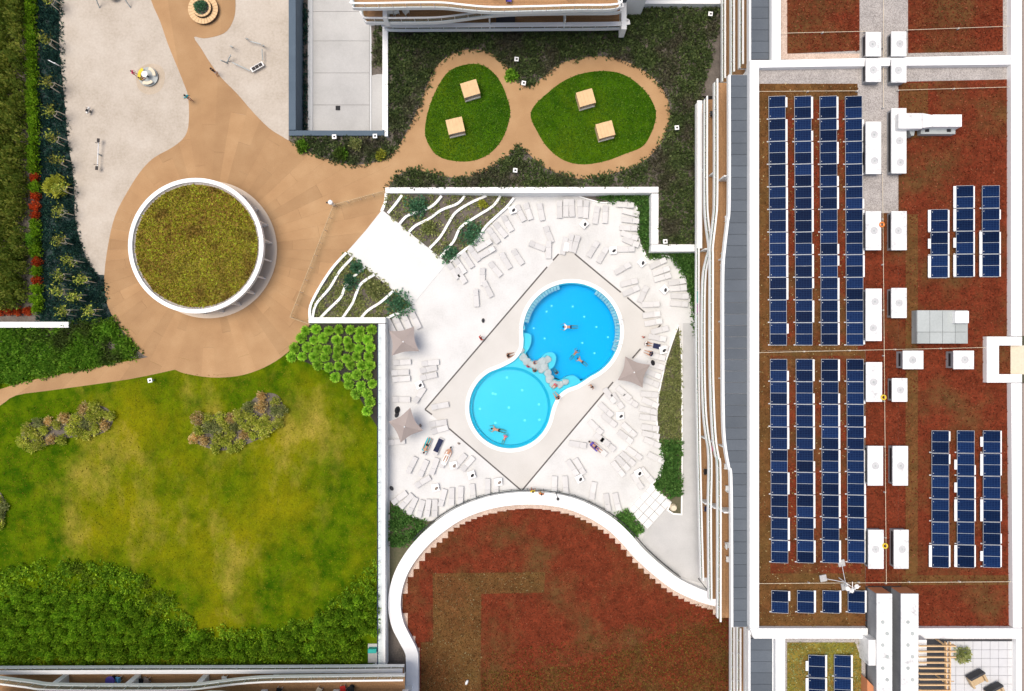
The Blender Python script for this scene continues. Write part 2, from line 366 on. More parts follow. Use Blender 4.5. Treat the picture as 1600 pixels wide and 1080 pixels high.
MT['sedum_red'] = sedum_mat('sedum_red', (.19, .036, .016), (.075, .021, .010), (.36, .22, .12), (.15, .085, .03), .47, .64)
MT['sedum_brown'] = sedum_mat('sedum_brown', (.165, .068, .025), (.08, .036, .013), (.42, .34, .18), (.18, .11, .036), .42, .68)
MT['sedum_olive'] = sedum_mat('sedum_olive', (.26, .15, .035), (.13, .09, .025), (.36, .32, .1), (.26, .26, .035), .42, .6)
MT['gravel'] = gravel_mat('gravel', [(.2, (.22, .20, .185)), (.8, (.50, .46, .43))])
MT['gravel_pink'] = gravel_mat('gravel_warm', [(.2, (.42, .30, .23)), (.8, (.70, .56, .46))])
MT['metal'] = plain('aluminium', (.72, .73, .74), .4, .3, .05)
MT['frame'] = plain('panel_frame', (.46, .48, .50), .5, .2, .08)
MT['steel'] = plain('dark_steel', (.03, .03, .034), .5, .2)
MT['galv'] = surf('galvanised', [(.25, (.34, .37, .36)), (.75, (.46, .49, .48))], .6, 6, .55, .03, obj_var=(.9, 1.1))
MT['vent'] = surf('vent_top', [(.30, (.40, .40, .41)), (.44, (.72, .72, .71)), (.6, (.82, .82, .81)), (.8, (.86, .86, .86))], 1.1, 4, .6, .03, w=.4)
MT['vent_grille'] = surf('vent_grille', [(.3, (.42, .43, .44)), (.7, (.62, .62, .62))], 1.5, 12, .6, .03)
MT['vent_side'] = surf('vent_side', [(.3, (.22, .23, .25)), (.7, (.36, .37, .38))], .8, 8, .7)
MT['orange'] = plain('brick_orange', (.55, .22, .10), .85)
MT['solar'] = solar_mat('solar_cells')
MT['glass'] = glass_mat('balustrade_glass', (.90, .96, .95), .10)
MT['glass_clear'] = glass_mat('fence_glass', (.96, .98, .97), .05)
MT['window'] = plain('window_glass', (.035, .05, .06), .08)
MT['water'] = water_mat('water', (.55, .9, 1.0), 1.6)
MT['water2'] = water_mat('water_shallow', (.62, .95, 1.0), 2.2)
MT['pool_deep'] = surf('pool_tile_deep', [(.25, (.0, .40, .70)), (.75, (.0, .45, .75))], .15, 12, .4, .02)
MT['pool_shallow'] = surf('pool_tile_shallow', [(.25, (.24, .56, .64)), (.75, (.32, .62, .70))], .2, 12, .4, .02)
MT['pool_step'] = surf('pool_shelf', [(.25, (.34, .56, .60)), (.75, (.46, .66, .69))], .6, 9, .4, .02)
MT['rock'] = surf('play_rock', [(.3, (.26, .34, .36)), (.7, (.50, .56, .56))], 1.6, 12, .8, .6, .06)
MT['grate'] = surf('gutter_grate', [(.3, (.06, .30, .42)), (.7, (.24, .50, .60))], 2.5, 9, .6, .1)
MT['slot'] = plain('slot_drain', (.10, .09, .085), .7)
MT['lounger'] = surf('lounger_fabric', [(.3, (.55, .54, .53)), (.7, (.65, .64, .625))], 1.2, 18, .8, .05, obj_var=(.92, 1.06))
MT['canopy'] = surf('parasol_taupe', [(.3, (.31, .26, .24)), (.7, (.38, .325, .30))], .8, 16, .85, .05, obj_var=(.88, 1.1))
def colour(name, c, rough=.7):
    if name not in MT: MT[name] = plain(name, c, rough, var=.12, s=5)
    return MT[name]
colour('black', (.015, .015, .017)); colour('navy', (.012, .018, .06)); colour('turquoise', (.02, .42, .48)); colour('pink', (.75, .06, .18))
colour('yellow', (.75, .55, .04)); colour('red', (.55, .03, .02)); colour('purple', (.10, .07, .35)); colour('cream', (.70, .60, .45)); colour('charcoal', (.05, .05, .055))
colour('skin', (.50, .27, .17)); colour('skin_tan', (.34, .17, .10)); colour('hair_dark', (.02, .013, .01)); colour('hair_blond', (.30, .19, .08)); colour('sky_blue', (.12, .40, .70)); colour('offwhite', (.78, .77, .74)); colour('magenta', (.6, .03, .30)); colour('teal', (.03, .38, .33)); colour('taupe', (.32, .26, .22)); colour('rubber', (.035, .03, .03))
colour('orange_cloth', (.75, .22, .04)); colour('tan_cloth', (.52, .38, .22))
MT['lf_bed'] = leafmat('leaf_bed', [(0, (.025, .034, .016)), (.5, (.055, .08, .028)), (1, (.12, .15, .05))], patch=(.35, (.15, .125, .095), .50, .66))
MT['lf_slope'] = leafmat('leaf_slope', [(0, (.008, .024, .022)), (.6, (.018, .05, .04)), (1, (.04, .09, .05))])
MT['lf_wood'] = leafmat('leaf_wood', [(0, (.016, .028, .004)), (.5, (.05, .066, .010)), (1, (.14, .135, .028))], patch=(.18, (.085, .06, .02), .52, .64))
MT['lf_bright'] = leafmat('leaf_bright', [(0, (.03, .075, .006)), (.5, (.07, .15, .012)), (1, (.15, .24, .025))], patch=(.3, (.09, .10, .04), .46, .6))
MT['lf_lime'] = leafmat('leaf_lime', [(0, (.085, .19, .012)), (.5, (.16, .30, .025)), (1, (.28, .42, .05))], .2)
MT['lf_hedge'] = leafmat('leaf_hedge', [(0, (.022, .048, .003)), (.5, (.058, .105, .006)), (1, (.14, .195, .012))], patch=(.22, (.14, .14, .02), .58, .74))
MT['lf_row'] = leafmat('leaf_row', [(0, (.04, .09, .006)), (.5, (.095, .17, .008)), (1, (.20, .28, .02))])
MT['lf_red'] = leafmat('leaf_red', [(0, (.16, .025, .008)), (.6, (.40, .06, .015)), (1, (.55, .16, .05))])
MT['lf_mix'] = leafmat('leaf_mix', [(0, (.075, .10, .012)), (.45, (.14, .155, .022)), (.75, (.18, .175, .04)), (1, (.26, .215, .08))])
MT['lf_mix2'] = leafmat('leaf_mix_pink', [(0, (.11, .09, .025)), (.45, (.21, .145, .06)), (1, (.34, .24, .13))])
MT['lf_yel'] = leafmat('leaf_yellow', [(0, (.20, .22, .03)), (1, (.42, .42, .06))])
MT['lf_blue'] = leafmat('leaf_bluegreen', [(0, (.03, .08, .04)), (.5, (.07, .17, .09)), (1, (.14, .26, .14))])
MT['lf_sage'] = leafmat('leaf_sage', [(0, (.08, .10, .03)), (.5, (.15, .17, .06)), (1, (.25, .24, .11))])
MT['lf_green'] = leafmat('leaf_green', [(0, (.025, .065, .015)), (.5, (.05, .12, .025)), (1, (.11, .19, .05))])
MT['lf_sedum'] = leafmat('leaf_sedum', [(0, (.11, .065, .016)), (.35, (.17, .135, .018)), (.7, (.21, .215, .020)), (1, (.24, .32, .03))], patch=(.45, (.19, .10, .03), .50, .66))
MT['lf_red_sedum'] = leafmat('leaf_red_sedum', [(0, (.09, .02, .01)), (.6, (.20, .04, .018)), (1, (.27, .10, .05))])
MT['lf_br_sedum'] = leafmat('leaf_brown_sedum', [(0, (.07, .03, .012)), (.5, (.15, .075, .026)), (.85, (.22, .15, .05)), (1, (.42, .36, .20))])
MT['lf_olive_sedum'] = leafmat('leaf_olive_sedum', [(0, (.05, .03, .008)), (.5, (.10, .06, .014)), (1, (.17, .13, .025))])
MT['lf_grass'] = leafmat('grass_blades', [(0, (.075, .095, .003)), (.5, (.10, .115, .004)), (1, (.15, .145, .006))], .2, patch=(.085, (.17, .15, .01), .42, .6))
MT['lf_grass2'] = leafmat('grass_blades_fresh', [(0, (.025, .075, .008)), (.5, (.05, .13, .012)), (1, (.12, .20, .02))], .2)
MT['bark'] = plain('bark', (.12, .085, .055), .9, var=.25, s=8)

# ------------------------------------------------------------------ the ground and the garden
g = MB().box((0, 0, -3.2), (900, 900, .4)).build('ground', MT['earth']); tag(g, kind='structure')

COURT_EDGE = smooth([(603, 299), (602, 315), (595, 332), (570, 362), (541, 395), (518, 425), (498, 455), (486, 480), (483, 501)], 4)
terr = [(-250, -250), (452, -250), (452, 212), (606, 212), (606, -250), (1130, -250), (1130, 150), (1094, 150), (1094, 389), (1021, 389), (1021, 299)] + COURT_EDGE + [(597, 501), (597, 1046), (-250, 1046)]
slab('terrain', terr, -3, ZG - .015, MT['soil'], kind='structure')
Z1 = ZG
sandL = smooth([(60, -40), (92, -40), (92, 60), (95, 100), (101, 160), (106, 220), (113, 262), (116, 300), (118, 345), (128, 385), (146, 424), (163, 430)], 4) + [(200, 430), (300, 250), (300, -40)]
sandL = [p for p in sandL if p != (60, -40)]
slab('sand', sandL, ZG - .5, ZG + .008, MT['sand'], kind='structure')
slab('sand', [(240, -40), (451, -40), (451, 219), (420, 215), (280, 110)], ZG - .5, ZG + .010, MT['sand'], kind='structure')
slope_px = [(62, -60), (92, -60), (92, 60), (95, 100), (101, 160), (106, 220), (113, 262), (116, 300), (118, 345), (128, 385), (146, 424), (163, 430), (168, 480), (178, 500), (62, 503)]
slab('planted_slope', slope_px, ZG - .4, ZG + .004, MT['slope'], kind='structure')
lawn_px = [(-250, 560), (272, 560), (478, 505), (591, 505), (591, 1046), (-250, 1046)]
slab('lawn', lawn_px, ZG - .4, ZG + .012, MT['lawn'], kind='structure')

path_px = [(230, -40), (236, 0), (250, 33), (262, 68), (275, 100), (287, 130), (294, 152), (295, 190), (289, 213), (270, 230), (240, 247), (218, 270), (196, 305), (180, 337), (170, 377), (163, 430), (166, 470), (178, 498), (196, 522), (213, 545), (226, 556)]
path_px = smooth(path_px, 3) + smooth([(232, 558), (150, 574), (60, 592), (20, 602), (-40, 622)], 3) + smooth([(-40, 652), (0, 634), (25, 618), (80, 610), (200, 593), (272, 578)], 3) + smooth([(274, 578), (290, 584), (330, 590), (370, 588), (402, 579), (430, 565), (456, 545), (478, 521), (484, 503)], 3)
path_px += COURT_EDGE[::-1] + smooth([(607, 293), (613, 284), (628, 270), (652, 266), (690, 275), (725, 278), (760, 268), (788, 249), (805, 233), (816, 232), (832, 246), (855, 264), (888, 276), (915, 280), (950, 273), (1000, 256), (1034, 222), (1047, 182), (1041, 150), (1020, 121), (985, 99), (945, 88), (905, 91), (870, 102), (848, 121), (830, 134), (815, 132), (803, 121), (790, 101), (765, 82), (735, 77), (705, 85), (681, 105), (668, 132), (655, 165), (640, 197), (626, 223), (608, 244), (580, 255), (545, 257), (510, 248), (480, 236), (455, 222), (440, 213), (420, 200), (395, 175), (370, 146), (346, 122), (328, 98), (315, 77), (303, 58), (318, 60), (340, 56), (355, 48), (365, 30), (368, 8), (366, -40)], 3)
PATH = WL(path_px, ZG + .03)
pth = empty('path'); tag(pth, kind='structure')
PCEN = W(306, 384, 4.6)            # pavilion centre
def path_panels():
    bm0 = bmesh.new(); pp = [Vector(p) for p in PATH]
    if sum(PATH[i][0] * PATH[(i + 1) % len(PATH)][1] - PATH[(i + 1) % len(PATH)][0] * PATH[i][1] for i in range(len(PATH))) < 0: pp.reverse()
    cv, _, cf, _, _, _ = delaunay_2d_cdt(pp, [], [list(range(len(pp)))], 1, 1e-4)
    bv = [bm0.verts.new((v.x, v.y, ZG + .035)) for v in cv]
    for t_ in cf:
        c_ = sum((cv[k] for k in t_), Vector((0, 0))) / len(t_)
        if inside(np.array([[c_.x, c_.y]]), PATH)[0]: bm0.faces.new([bv[k] for k in t_])
    def cut(bm, co, no):
        bmesh.ops.bisect_plane(bm, geom=bm.verts[:] + bm.edges[:] + bm.faces[:], plane_co=co, plane_no=no, clear_outer=True)
    def fin(bm, nm):
        if not bm.faces: bm.free(); return
        g_ = bmesh.ops.extrude_face_region(bm, geom=bm.faces[:])
        for v in [e for e in g_['geom'] if isinstance(e, bmesh.types.BMVert)]: v.co.z = ZG - .3
        bmesh.ops.recalc_face_normals(bm, faces=bm.faces[:]); me = bpy.data.meshes.new(nm); bm.to_mesh(me); bm.free(); link(nm, me, MT['path'], pth)
    xs = W(612, 0, ZG)[0]; ys = W(0, 255, ZG)[1]
    b = bm0.copy(); cut(b, (xs, 0, 0), (-1, 0, 0)); fin(b, 'paving_panel')
    N = 58
    for i in range(N):
        a0 = 2 * math.pi * i / N + .05 * random.uniform(-1, 1) * 0; a1 = 2 * math.pi * (i + 1) / N; g2 = .004
        b = bm0.copy(); cut(b, (xs, 0, 0), (1, 0, 0))
        cut(b, (PCEN[0] - math.sin(a0) * -g2, PCEN[1] + math.cos(a0) * g2, 0), (math.sin(a0), -math.cos(a0), 0))
        cut(b, (PCEN[0] + math.sin(a1) * g2, PCEN[1] - math.cos(a1) * g2, 0), (-math.sin(a1), math.cos(a1), 0))
        am = (a0 + a1) / 2; dm = (math.cos(am), math.sin(am), 0)
        rc = 9.2 + (i * 7 % 5) * 1.5
        c = b.copy(); cut(c, (PCEN[0] + dm[0] * rc, PCEN[1] + dm[1] * rc, 0), dm); fin(c, 'paving_panel')
        cut(b, (PCEN[0] + dm[0] * (rc + .012), PCEN[1] + dm[1] * (rc + .012), 0), (-dm[0], -dm[1], 0)); fin(b, 'paving_panel')
    bm0.free()
path_panels()
lawnA = smooth([(735, 100), (760, 105), (780, 125), (793, 155), (797, 180), (786, 215), (765, 240), (735, 252), (700, 250), (680, 240), (667, 220), (664, 200), (670, 170), (682, 140), (702, 111)], 5, True)
lawnB = smooth([(945, 111), (975, 117), (1000, 134), (1017, 155), (1025, 177), (1020, 202), (1005, 228), (978, 240), (945, 252), (910, 257), (880, 250), (855, 230), (838, 203), (829, 181), (836, 164), (855, 146), (880, 127), (910, 115)], 5, True)
for nm, L in (('lawn', lawnA), ('lawn', lawnB)):
    slab(nm, L, ZG - .2, ZG + .055, MT['lawn2'], kind='structure')
    P = sample(WL(L, ZG + .055), 9000); n = len(P)
    o = leaves('grass', [(np.column_stack([P, np.full(n, ZG + .05)]), np.column_stack([rng.normal(size=(n, 2)) * .8, np.full(n, .7)]), .05 + .05 * rng.random(n), np.full(n, 2.2), rng.random(n))], MT['lf_grass2'])
    tag(o, 'short mown grass of the ' + ('small' if L is lawnA else 'large') + ' oval lawn inside the garden loop', 'grass', kind='stuff')
bedR_px = [(484, 506), (590, 506), (590, 668), (580, 652), (562, 622), (540, 600), (510, 580), (478, 566), (445, 556), (468, 536)]
slab('shrub_bed', bedR_px, ZG - .2, ZG + .022, surf('dark_soil', [(.3, (.02, .02, .016)), (.7, (.05, .045, .035))], .8, 6, .95, .5, .05), kind='structure')
# grass on the big lawn
P = sample(WL([(-60, 600), (272, 585), (440, 568), (591, 670), (591, 1000), (-60, 1000)], ZG), 22000, [WL([(150, 560), (430, 560), (430, 592), (272, 580), (-60, 660), (-60, 560)], ZG)]); n = len(P)
o = leaves('grass', [(np.column_stack([P, np.full(n, ZG + .01)]), np.column_stack([rng.normal(size=(n, 2)) * .9, np.full(n, .25)]), .05 + .05 * rng.random(n), np.full(n, 2.0), rng.random(n))], MT['lf_grass'])
tag(o, 'patchy yellow-green grass of the big garden lawn', 'grass', kind='stuff')

# ------------------------------------------------------------------ vegetation masses
PX = lambda pts, z=ZG: WL(pts, z)
bed_poly = PX([(606, 45), (980, 45), (980, 8), (1128, 8), (1094, 150), (1094, 380), (1030, 380), (1030, 292), (607, 294), (620, 262), (606, 240)])
ground_cover('ground_cover', bed_poly, 3300, ZG, (.25, .6), (.1, .45), 20, .16, MT['lf_bed'], 'dark tangled ground cover around the figure-eight garden path', 'ground cover', [PATH])
ground_cover('ground_cover', PX([(455, 216), (606, 216), (620, 245), (580, 257), (540, 260), (500, 248)]), 260, ZG, (.25, .5), (.1, .4), 20, .15, MT['lf_bed'], 'low dark planting between the driveway wall and the path', 'ground cover', [PATH])
ground_cover('ground_cover', PX([(60, -40), (94, -40), (98, 140), (108, 235), (116, 300), (118, 345), (128, 390), (148, 430), (163, 440), (168, 480), (180, 502), (62, 503)]), 1500, ZG, (.2, .5), (.05, .25), 16, .14, MT['lf_slope'], 'dark blue-green creeping cover on the strip beside the sand', 'ground cover')
ground_cover('wild_thicket', PX([(-70, -50), (44, -50), (48, 480), (-70, 480)]), 1900, ZG, (.3, .6), (1.2, 2.6), 55, .17, MT['lf_wood'], 'dense olive and brown thicket along the left edge', 'thicket', up=1.4)
ground_cover('ground_cover', PX([(-60, 512), (60, 512), (112, 506), (182, 502), (224, 554), (150, 570), (60, 588), (-60, 612)]), 900, ZG, (.3, .6), (.25, .6), 34, .16, MT['lf_bright'], 'bright green leafy planting above the narrow path', 'ground cover', [PATH])
hedge_top = smooth([(-60, 905), (0, 893), (60, 880), (120, 876), (180, 886), (235, 905), (280, 940), (315, 970), (350, 983), (420, 983), (480, 965), (530, 930), (560, 900), (592, 870)], 4)
hedge_poly = PX(hedge_top + [(592, 990), (566, 1000), (566, 1036), (-60, 1036)])
ground_cover('ground_cover', hedge_poly, 1000, ZG, (.3, .6), (.2, .5), 36, .15, MT['lf_hedge'], 'low clipped green planting on the bank below the lawn', 'ground cover')
hedge2 = PX(smooth([(-60, 945), (0, 936), (80, 920), (150, 920), (210, 940), (260, 972), (330, 994), (420, 992), (500, 968), (550, 930), (590, 905)], 3) + [(590, 985), (566, 990), (566, 1030), (-60, 1030)], ZG + .9)

# ---- leafy prototypes
def shrub_mesh(name, r, h, n, size, up=.7, asp=1.7, core=True, ang=0):
    parts = []
    k = max(6, n // 26); cen = []
    for i in range(k):
        a = random.uniform(0, 6.283); q = r * .62 * math.sqrt(random.random()); cen.append((q * math.cos(a), q * math.sin(a), h * .25 * random.random()))
    C = np.array(cen)
    p = clump_leaves(C, np.full(k, r * .5), np.full(k, h * .75), n // k, size, asp, up, .55)
    return leaf_mesh(name, *[p[0], p[1], p[2], p[3], p[4]])
def spiky_mesh(name, r, h, n, size):         # leaves radiating from the centre
    a = rng.random(n) * 6.283; t = rng.random(n) * 1.45 + .05
    D = np.column_stack([np.cos(a) * np.cos(t), np.sin(a) * np.cos(t), np.sin(t)]); q = r * (.25 + .5 * rng.random(n))
    C = D * q[:, None]; C[:, 2] = C[:, 2] * (h / r) * .9 + .05
    return leaf_mesh(name, C, D + rng.normal(size=(n, 3)) * .18, size * (.7 + .6 * rng.random(n)), np.full(n, 3.0), rng.random(n))
STEM = MB().tube((0, 0, -.1), (0, 0, .35), .05, .03, 6).tube((0, 0, .1), (.12, .05, .4), .03, .015, 5).tube((0, 0, .1), (-.1, .08, .42), .03, .015, 5).mesh('stem')
STEM.materials.append(MT['bark'])
LIME = [spiky_mesh('lime_%d' % i, .60, .85, 1000, .075) for i in range(4)]
for m_ in LIME: m_.materials.append(MT['lf_lime'])
ROWS = [shrub_mesh('row_%d' % i, .72, .9, 420, .15) for i in range(3)]
HEDGE = [shrub_mesh('hedge_%d' % i, .56, 1.3, 460, .12, 1.2) for i in range(4)]
for m_ in HEDGE: m_.materials.append(MT['lf_row'])
MIXS = [shrub_mesh('mixs_%d' % i, .78, .8, 420, .13) for i in range(4)]
def shrub(name, me, p, mat, label, cat='shrub', group=None, sc=1.0, sz=None):
    o = thing(name, label, cat, p, random.uniform(0, 6.28), group)
    f = bpy.data.objects.new('foliage', me); col.objects.link(f); f.parent = o
    if not me.materials: me.materials.append(mat)
    f.material_slots[0].link = 'OBJECT'; f.material_slots[0].material = mat
    s = bpy.data.objects.new('stem', STEM); col.objects.link(s); s.parent = o
    o.scale = (sc, sc, sz or sc); return o

# lime shrubs: rows step down along the wall
lime_rows = []
bedW = WL(bedR_px, ZG + .3)
ri = 0; y = 516
while y < 674:
    xs_ = []; x = 581 - (5 if ri % 2 else 0)
    while x > 440:
        if inside(np.array([W(x, y, ZG + .3)]), bedW)[0]: xs_.append(x)
        x -= 17.0
    if xs_: lime_rows.append((y, xs_))
    y += 14.2; ri += 1
for i, (y, xs_) in enumerate(lime_rows):
    for j, x in enumerate(xs_):
        p = V(x + random.uniform(-2.5, 2.5), y + random.uniform(-2.5, 2.5), ZG + .02)
        shrub('round_shrub', LIME[random.randrange(4)], p, MT['lf_lime'], 'round lime-green shrub, %s from the white wall in the %s row below the planter' % (ORD[j + 1], ORD[i + 1]), 'shrub', 'lime-green round shrubs beside the lawn', random.uniform(.92, 1.1))
# row of clipped shrubs on the left with red ones between them
reds = {280, 303, 318, 341, 414, 441}
k = 0; rk = 0; yy = 4
while yy < 492:
    isred = min(abs(yy - r) for r in reds) < 7
    x = 52 + yy * .022
    p = V(x, yy, ZG)
    if isred:
        rk += 1; shrub('red_shrub', ROWS[rk % 3], p, MT['lf_red'], 'orange-red shrub, %s red one from the top in the clipped left row' % ORD[rk], 'shrub', 'red shrubs in the clipped row', .78)
    else:
        k += 1; shrub('clipped_shrub', ROWS[k % 3], p, MT['lf_row'], 'yellow-green clipped shrub, %s green one from the top in the left row' % ORD[k], 'shrub', 'green shrubs in the clipped row', random.uniform(.88, 1.02))
    yy += 14.5
for i in range(4):
    shrub('red_shrub', ROWS[i % 3], V(4 + i * 14, 487, ZG), MT['lf_red'], 'low red shrub behind the short white wall, %s from the left edge' % ORD[i + 1], 'shrub', 'red shrubs behind the short wall', .68)
# the tall hedge, shrub by shrub
for r_ in range(9):
    y = 1017 - r_ * 12.4; k = 0; x = -4 + (r_ % 2) * 6.5
    while x < 588:
        if (x < 566 or y < 985) and (r_ == 0 and x < 566 or inside(np.array([W(x, y, ZG + .9)]), hedge2)[0]):
            k += 1
            shrub('hedge_shrub', HEDGE[random.randrange(4)], V(x + random.uniform(-2.5, 2.5), y + random.uniform(-3, 3), ZG), MT['lf_row'] if random.random() < (.75 if r_ < 2 else .35) else MT['lf_hedge'], 'upright green hedge shrub, %s from the left in the %s row above the balconies' % (ORD[k], ORD[r_ + 1]), 'shrub', 'shrubs of the tall hedge', random.uniform(.9, 1.15), random.uniform(.75, 1.2))
        x += 13.0
# island beds in the lawn
def island(px, pts, lab):
    o = slab('soil_bed', smooth(pts, 5, True), ZG - .1, ZG + .05, MT['soil']); tag(o, kind='structure')
    P = WL(offset(smooth(pts, 5, True), 0, True), ZG)
    got = []
    for q in sample(P, 400):
        if all((q[0] - g_[0]) ** 2 + (q[1] - g_[1]) ** 2 > .85 ** 2 for g_ in got): got.append(q)
    got.sort(key=lambda q: q[0])
    for i, q in enumerate(got):
        shrub('mixed_shrub', MIXS[i % 4], (q[0], q[1], ZG + .04), random.choice([MT['lf_mix'], MT['lf_mix'], MT['lf_mix'], MT['lf_mix2'], MT['lf_sage']]), 'olive and russet shrub, %s from the left in the %s lawn bed' % (ORD[i + 1], lab), 'shrub', 'shrubs of the %s lawn bed' % lab, random.uniform(.72, 1.0))
island(0, [(36, 692), (34, 676), (44, 662), (70, 658), (95, 655), (118, 646), (140, 636), (160, 635), (174, 645), (176, 660), (165, 674), (145, 681), (120, 682), (95, 688), (70, 697), (48, 699)], 'smaller kidney')
island(0, [(306, 690), (304, 670), (308, 652), (335, 648), (365, 646), (385, 636), (400, 620), (420, 614), (436, 620), (443, 640), (438, 660), (425, 675), (400, 688), (375, 698), (350, 704), (325, 700)], 'larger kidney')
island(0, [(-40, 760), (-10, 762), (4, 775), (9, 795), (4, 815), (-10, 826), (-40, 826)], 'half-hidden')

# scattered bigger plants
def plant(px, py, z, r, h, mat, label, name='shrub', n=500, size=.16, cat='shrub'):
    return shrub(name, shrub_mesh('plant_mesh', r, h, n, size), V(px, py, z), mat, label, cat)
plant(535, 243, ZG, .8, .8, MT['lf_bright'], 'bushy bright green shrub at the path edge below the driveway wall')
plant(474, 231, ZG, .7, .7, MT['lf_bright'], 'green shrub left of the bushy one below the driveway wall')
plant(556, 226, ZG, .7, .6, MT['lf_sage'], 'grey-green spreading plant in the middle below the driveway wall')
plant(596, 243, ZG, .6, .4, MT['lf_yel'], 'yellow-green plant where the path leaves the driveway bed')
plant(94, 292, ZG, 1.3, 1.5, MT['lf_yel'], 'yellow-green young tree crown beside the sand', 'small_tree', 600, .2, 'tree')
plant(800, 120, ZG, .7, .5, MT['lf_bright'], 'leafy green clump beside the narrow neck of the garden loop')
plant(55, 378, ZG, .8, .9, MT['lf_bright'], 'large leafy light green bush interrupting the clipped row')
plant(175, 515, ZG, .9, .9, MT['lf_bright'], 'fresh green bush at the corner of the tan plaza')

# staked saplings along the sand
def sapling():
    o = empty('staked_sapling')
    for a in (0, 2.09, 4.19):
        MB().tube((.42 * math.cos(a), .42 * math.sin(a), -.1), (.34 * math.cos(a), .34 * math.sin(a), 1.55), .045, .045, 6).build('stake', MT['peg'], o)
    b = MB()
    for a in (0, 2.09, 4.19):
        c_ = a + 2.09; b.tube((.35 * math.cos(a), .35 * math.sin(a), 1.42), (.35 * math.cos(c_), .35 * math.sin(c_), 1.42), .035, .035, 6)
    b.build('tie_rail', MT['peg'], o)
    MB().tube((0, 0, -.1), (.04, 0, 1.4), .04, .03, 6).tube((.04, 0, 1.4), (0, .04, 2.5), .03, .012, 6).tube((.03, 0, 1.5), (.4, .2, 2.2), .015, .007, 5).tube((.03, 0, 1.7), (-.35, -.15, 2.3), .015, .007, 5).build('trunk', MT['bark'], o)
    n = 150; C = rng.normal(size=(n, 3)) * np.array([.34, .34, .32]) + np.array([0, 0, 2.3])
    leaves('crown', [(C, rng.normal(size=(n, 3)), .09 + .07 * rng.random(n), np.full(n, 1.8), rng.random(n))], MT['lf_wood'], o)
    return o
sap = [(94, 12), (90, 74), (95, 140), (99, 184), (102, 224), (107, 257), (110, 336), (112, 380), (128, 412), (110, 434), (146, 440), (112, 458), (134, 466), (120, 488), (158, 488), (112, 300)]
sp0 = sapling()
for i, (x, y) in enumerate(sorted(sap, key=lambda q: q[1])):
    o = sp0 if i == 0 else copy_tree(sp0)
    o.location = V(x, y, ZG); o.rotation_euler = (0, 0, random.uniform(0, 6.28)); o.scale = (1, 1, random.uniform(.85, 1.1))
    tag(o, 'thin sapling tied to pale timber stakes, %s from the top beside the sand' % ORD[i + 1], 'sapling', 'staked saplings beside the sand')
#PART2
# ------------------------------------------------------------------ walls round the court and the driveway
ZW = ZG + .32
def wall(name, pts_px, label, mat='white', z0=-1.5, z1=ZW):
    o = slab(name, pts_px, z0, z1, MT[mat], bevel=.02); return tag(o, label, 'wall')
wall('garden_wall', [(602, 293), (1029, 292), (1029, 301), (602, 302)], 'long white retaining wall along the north side of the pool court')
wall('garden_wall', [(1018, 302.5), (1029, 302.5), (1029, 381), (1018, 381)], 'short white retaining wall running down beside the east bed')
wall('garden_wall', [(1018, 382), (1100, 382), (1100, 393), (1018, 393)], 'short white retaining wall reaching from the east bed to the balconies')
wall('garden_wall', [(591, 506), (602, 506), (602, 1046), (591, 1046)], 'long straight white retaining wall between the lawn and the pool court')
wall('garden_wall', [(482, 496), (602, 496), (602, 505), (482, 505)], 'short white retaining wall below the lower sloped planter')
wall('garden_wall', [(-60, 503), (107, 503), (107, 512), (-60, 512)], 'short free-standing white wall at the left edge', z0=ZG - .3, z1=ZG + .7)
wall('driveway_wall', [(451, -60), (462, -60), (462, 203), (451, 203)], 'long blue-grey wall on the left of the sunken driveway', 'blue_wall', -1.5, ZW)
wall('driveway_wall', [(451, 204), (600, 204), (600, 212), (451, 212)], 'short blue-grey wall closing the end of the sunken driveway', 'blue_wall', -1.5, ZW + .01)
wall('driveway_wall', [(597.5, 33), (606, 33), (606, 213), (601, 213), (601, 203), (597.5, 203)], 'white wall between the driveway and the dark garden bed', 'white', -1.5, ZW + .2)
wall('low_wall', [(980, 0), (1132, 0), (1132, 6), (980, 6)], 'thin white wall along the top edge of the dark bed', 'white', ZG - .5, ZG + 1.0)
# driveway
ZD = -.8
dr = empty('driveway'); tag(dr, kind='structure')
MB().prism(WL([(440, -250), (615, -250), (615, 215), (440, 215)], ZD - .01), -3, ZD - .03).build('driveway_bed', MT['soil'], dr)
for i, (y0, y1) in enumerate([(-250, 18), (18, 64), (64, 114), (114, 164), (164, 215)]):
    slab('concrete_slab', [(489, y0 + .4), (577, y0 + .4), (577, y1 - .1), (489, y1 - .1)], -3, ZD, MT['concrete'], dr)
slab('kerb', rect(481, -250, 488.4, 215), -3, ZD + .11, MT['kerb'], dr); slab('kerb', rect(577.6, -250, 580.5, 215), -3, ZD + .1, MT['kerb'], dr)
slab('side_walk', [(581, 118), (590, 116), (612, 116), (612, 215), (581, 215)], -3, ZD + .05, MT['concrete'], dr)
slab('planting_strip', smooth([(581, -100), (612, -100), (612, 114), (600, 113), (590, 108), (583, 98), (581, 85)], 3, True), -3, ZD + .12, MT['soil'], dr)
ground_cover('ground_cover', WL([(583, 30), (598, 30), (598, 110), (588, 104), (583, 95)], ZD), 60, ZD + .1, (.2, .4), (.1, .3), 20, .14, MT['lf_bed'], 'small green planting strip beside the driveway', 'ground cover')
ground_cover('ground_cover', WL([(474, -20), (480, -20), (480, 204), (474, 204)], ZD), 90, ZD, (.15, .3), (.1, .35), 18, .12, MT['lf_slope'], 'dark narrow strip of plants along the driveway wall', 'ground cover')
o = MB().box((0, 0, .02), (.5, .5, .04)).build('drain_cover', MT['black']); o.location = V(528, 169, ZD + .015); tag(o, 'small black square drain cover on the driveway', 'drain')

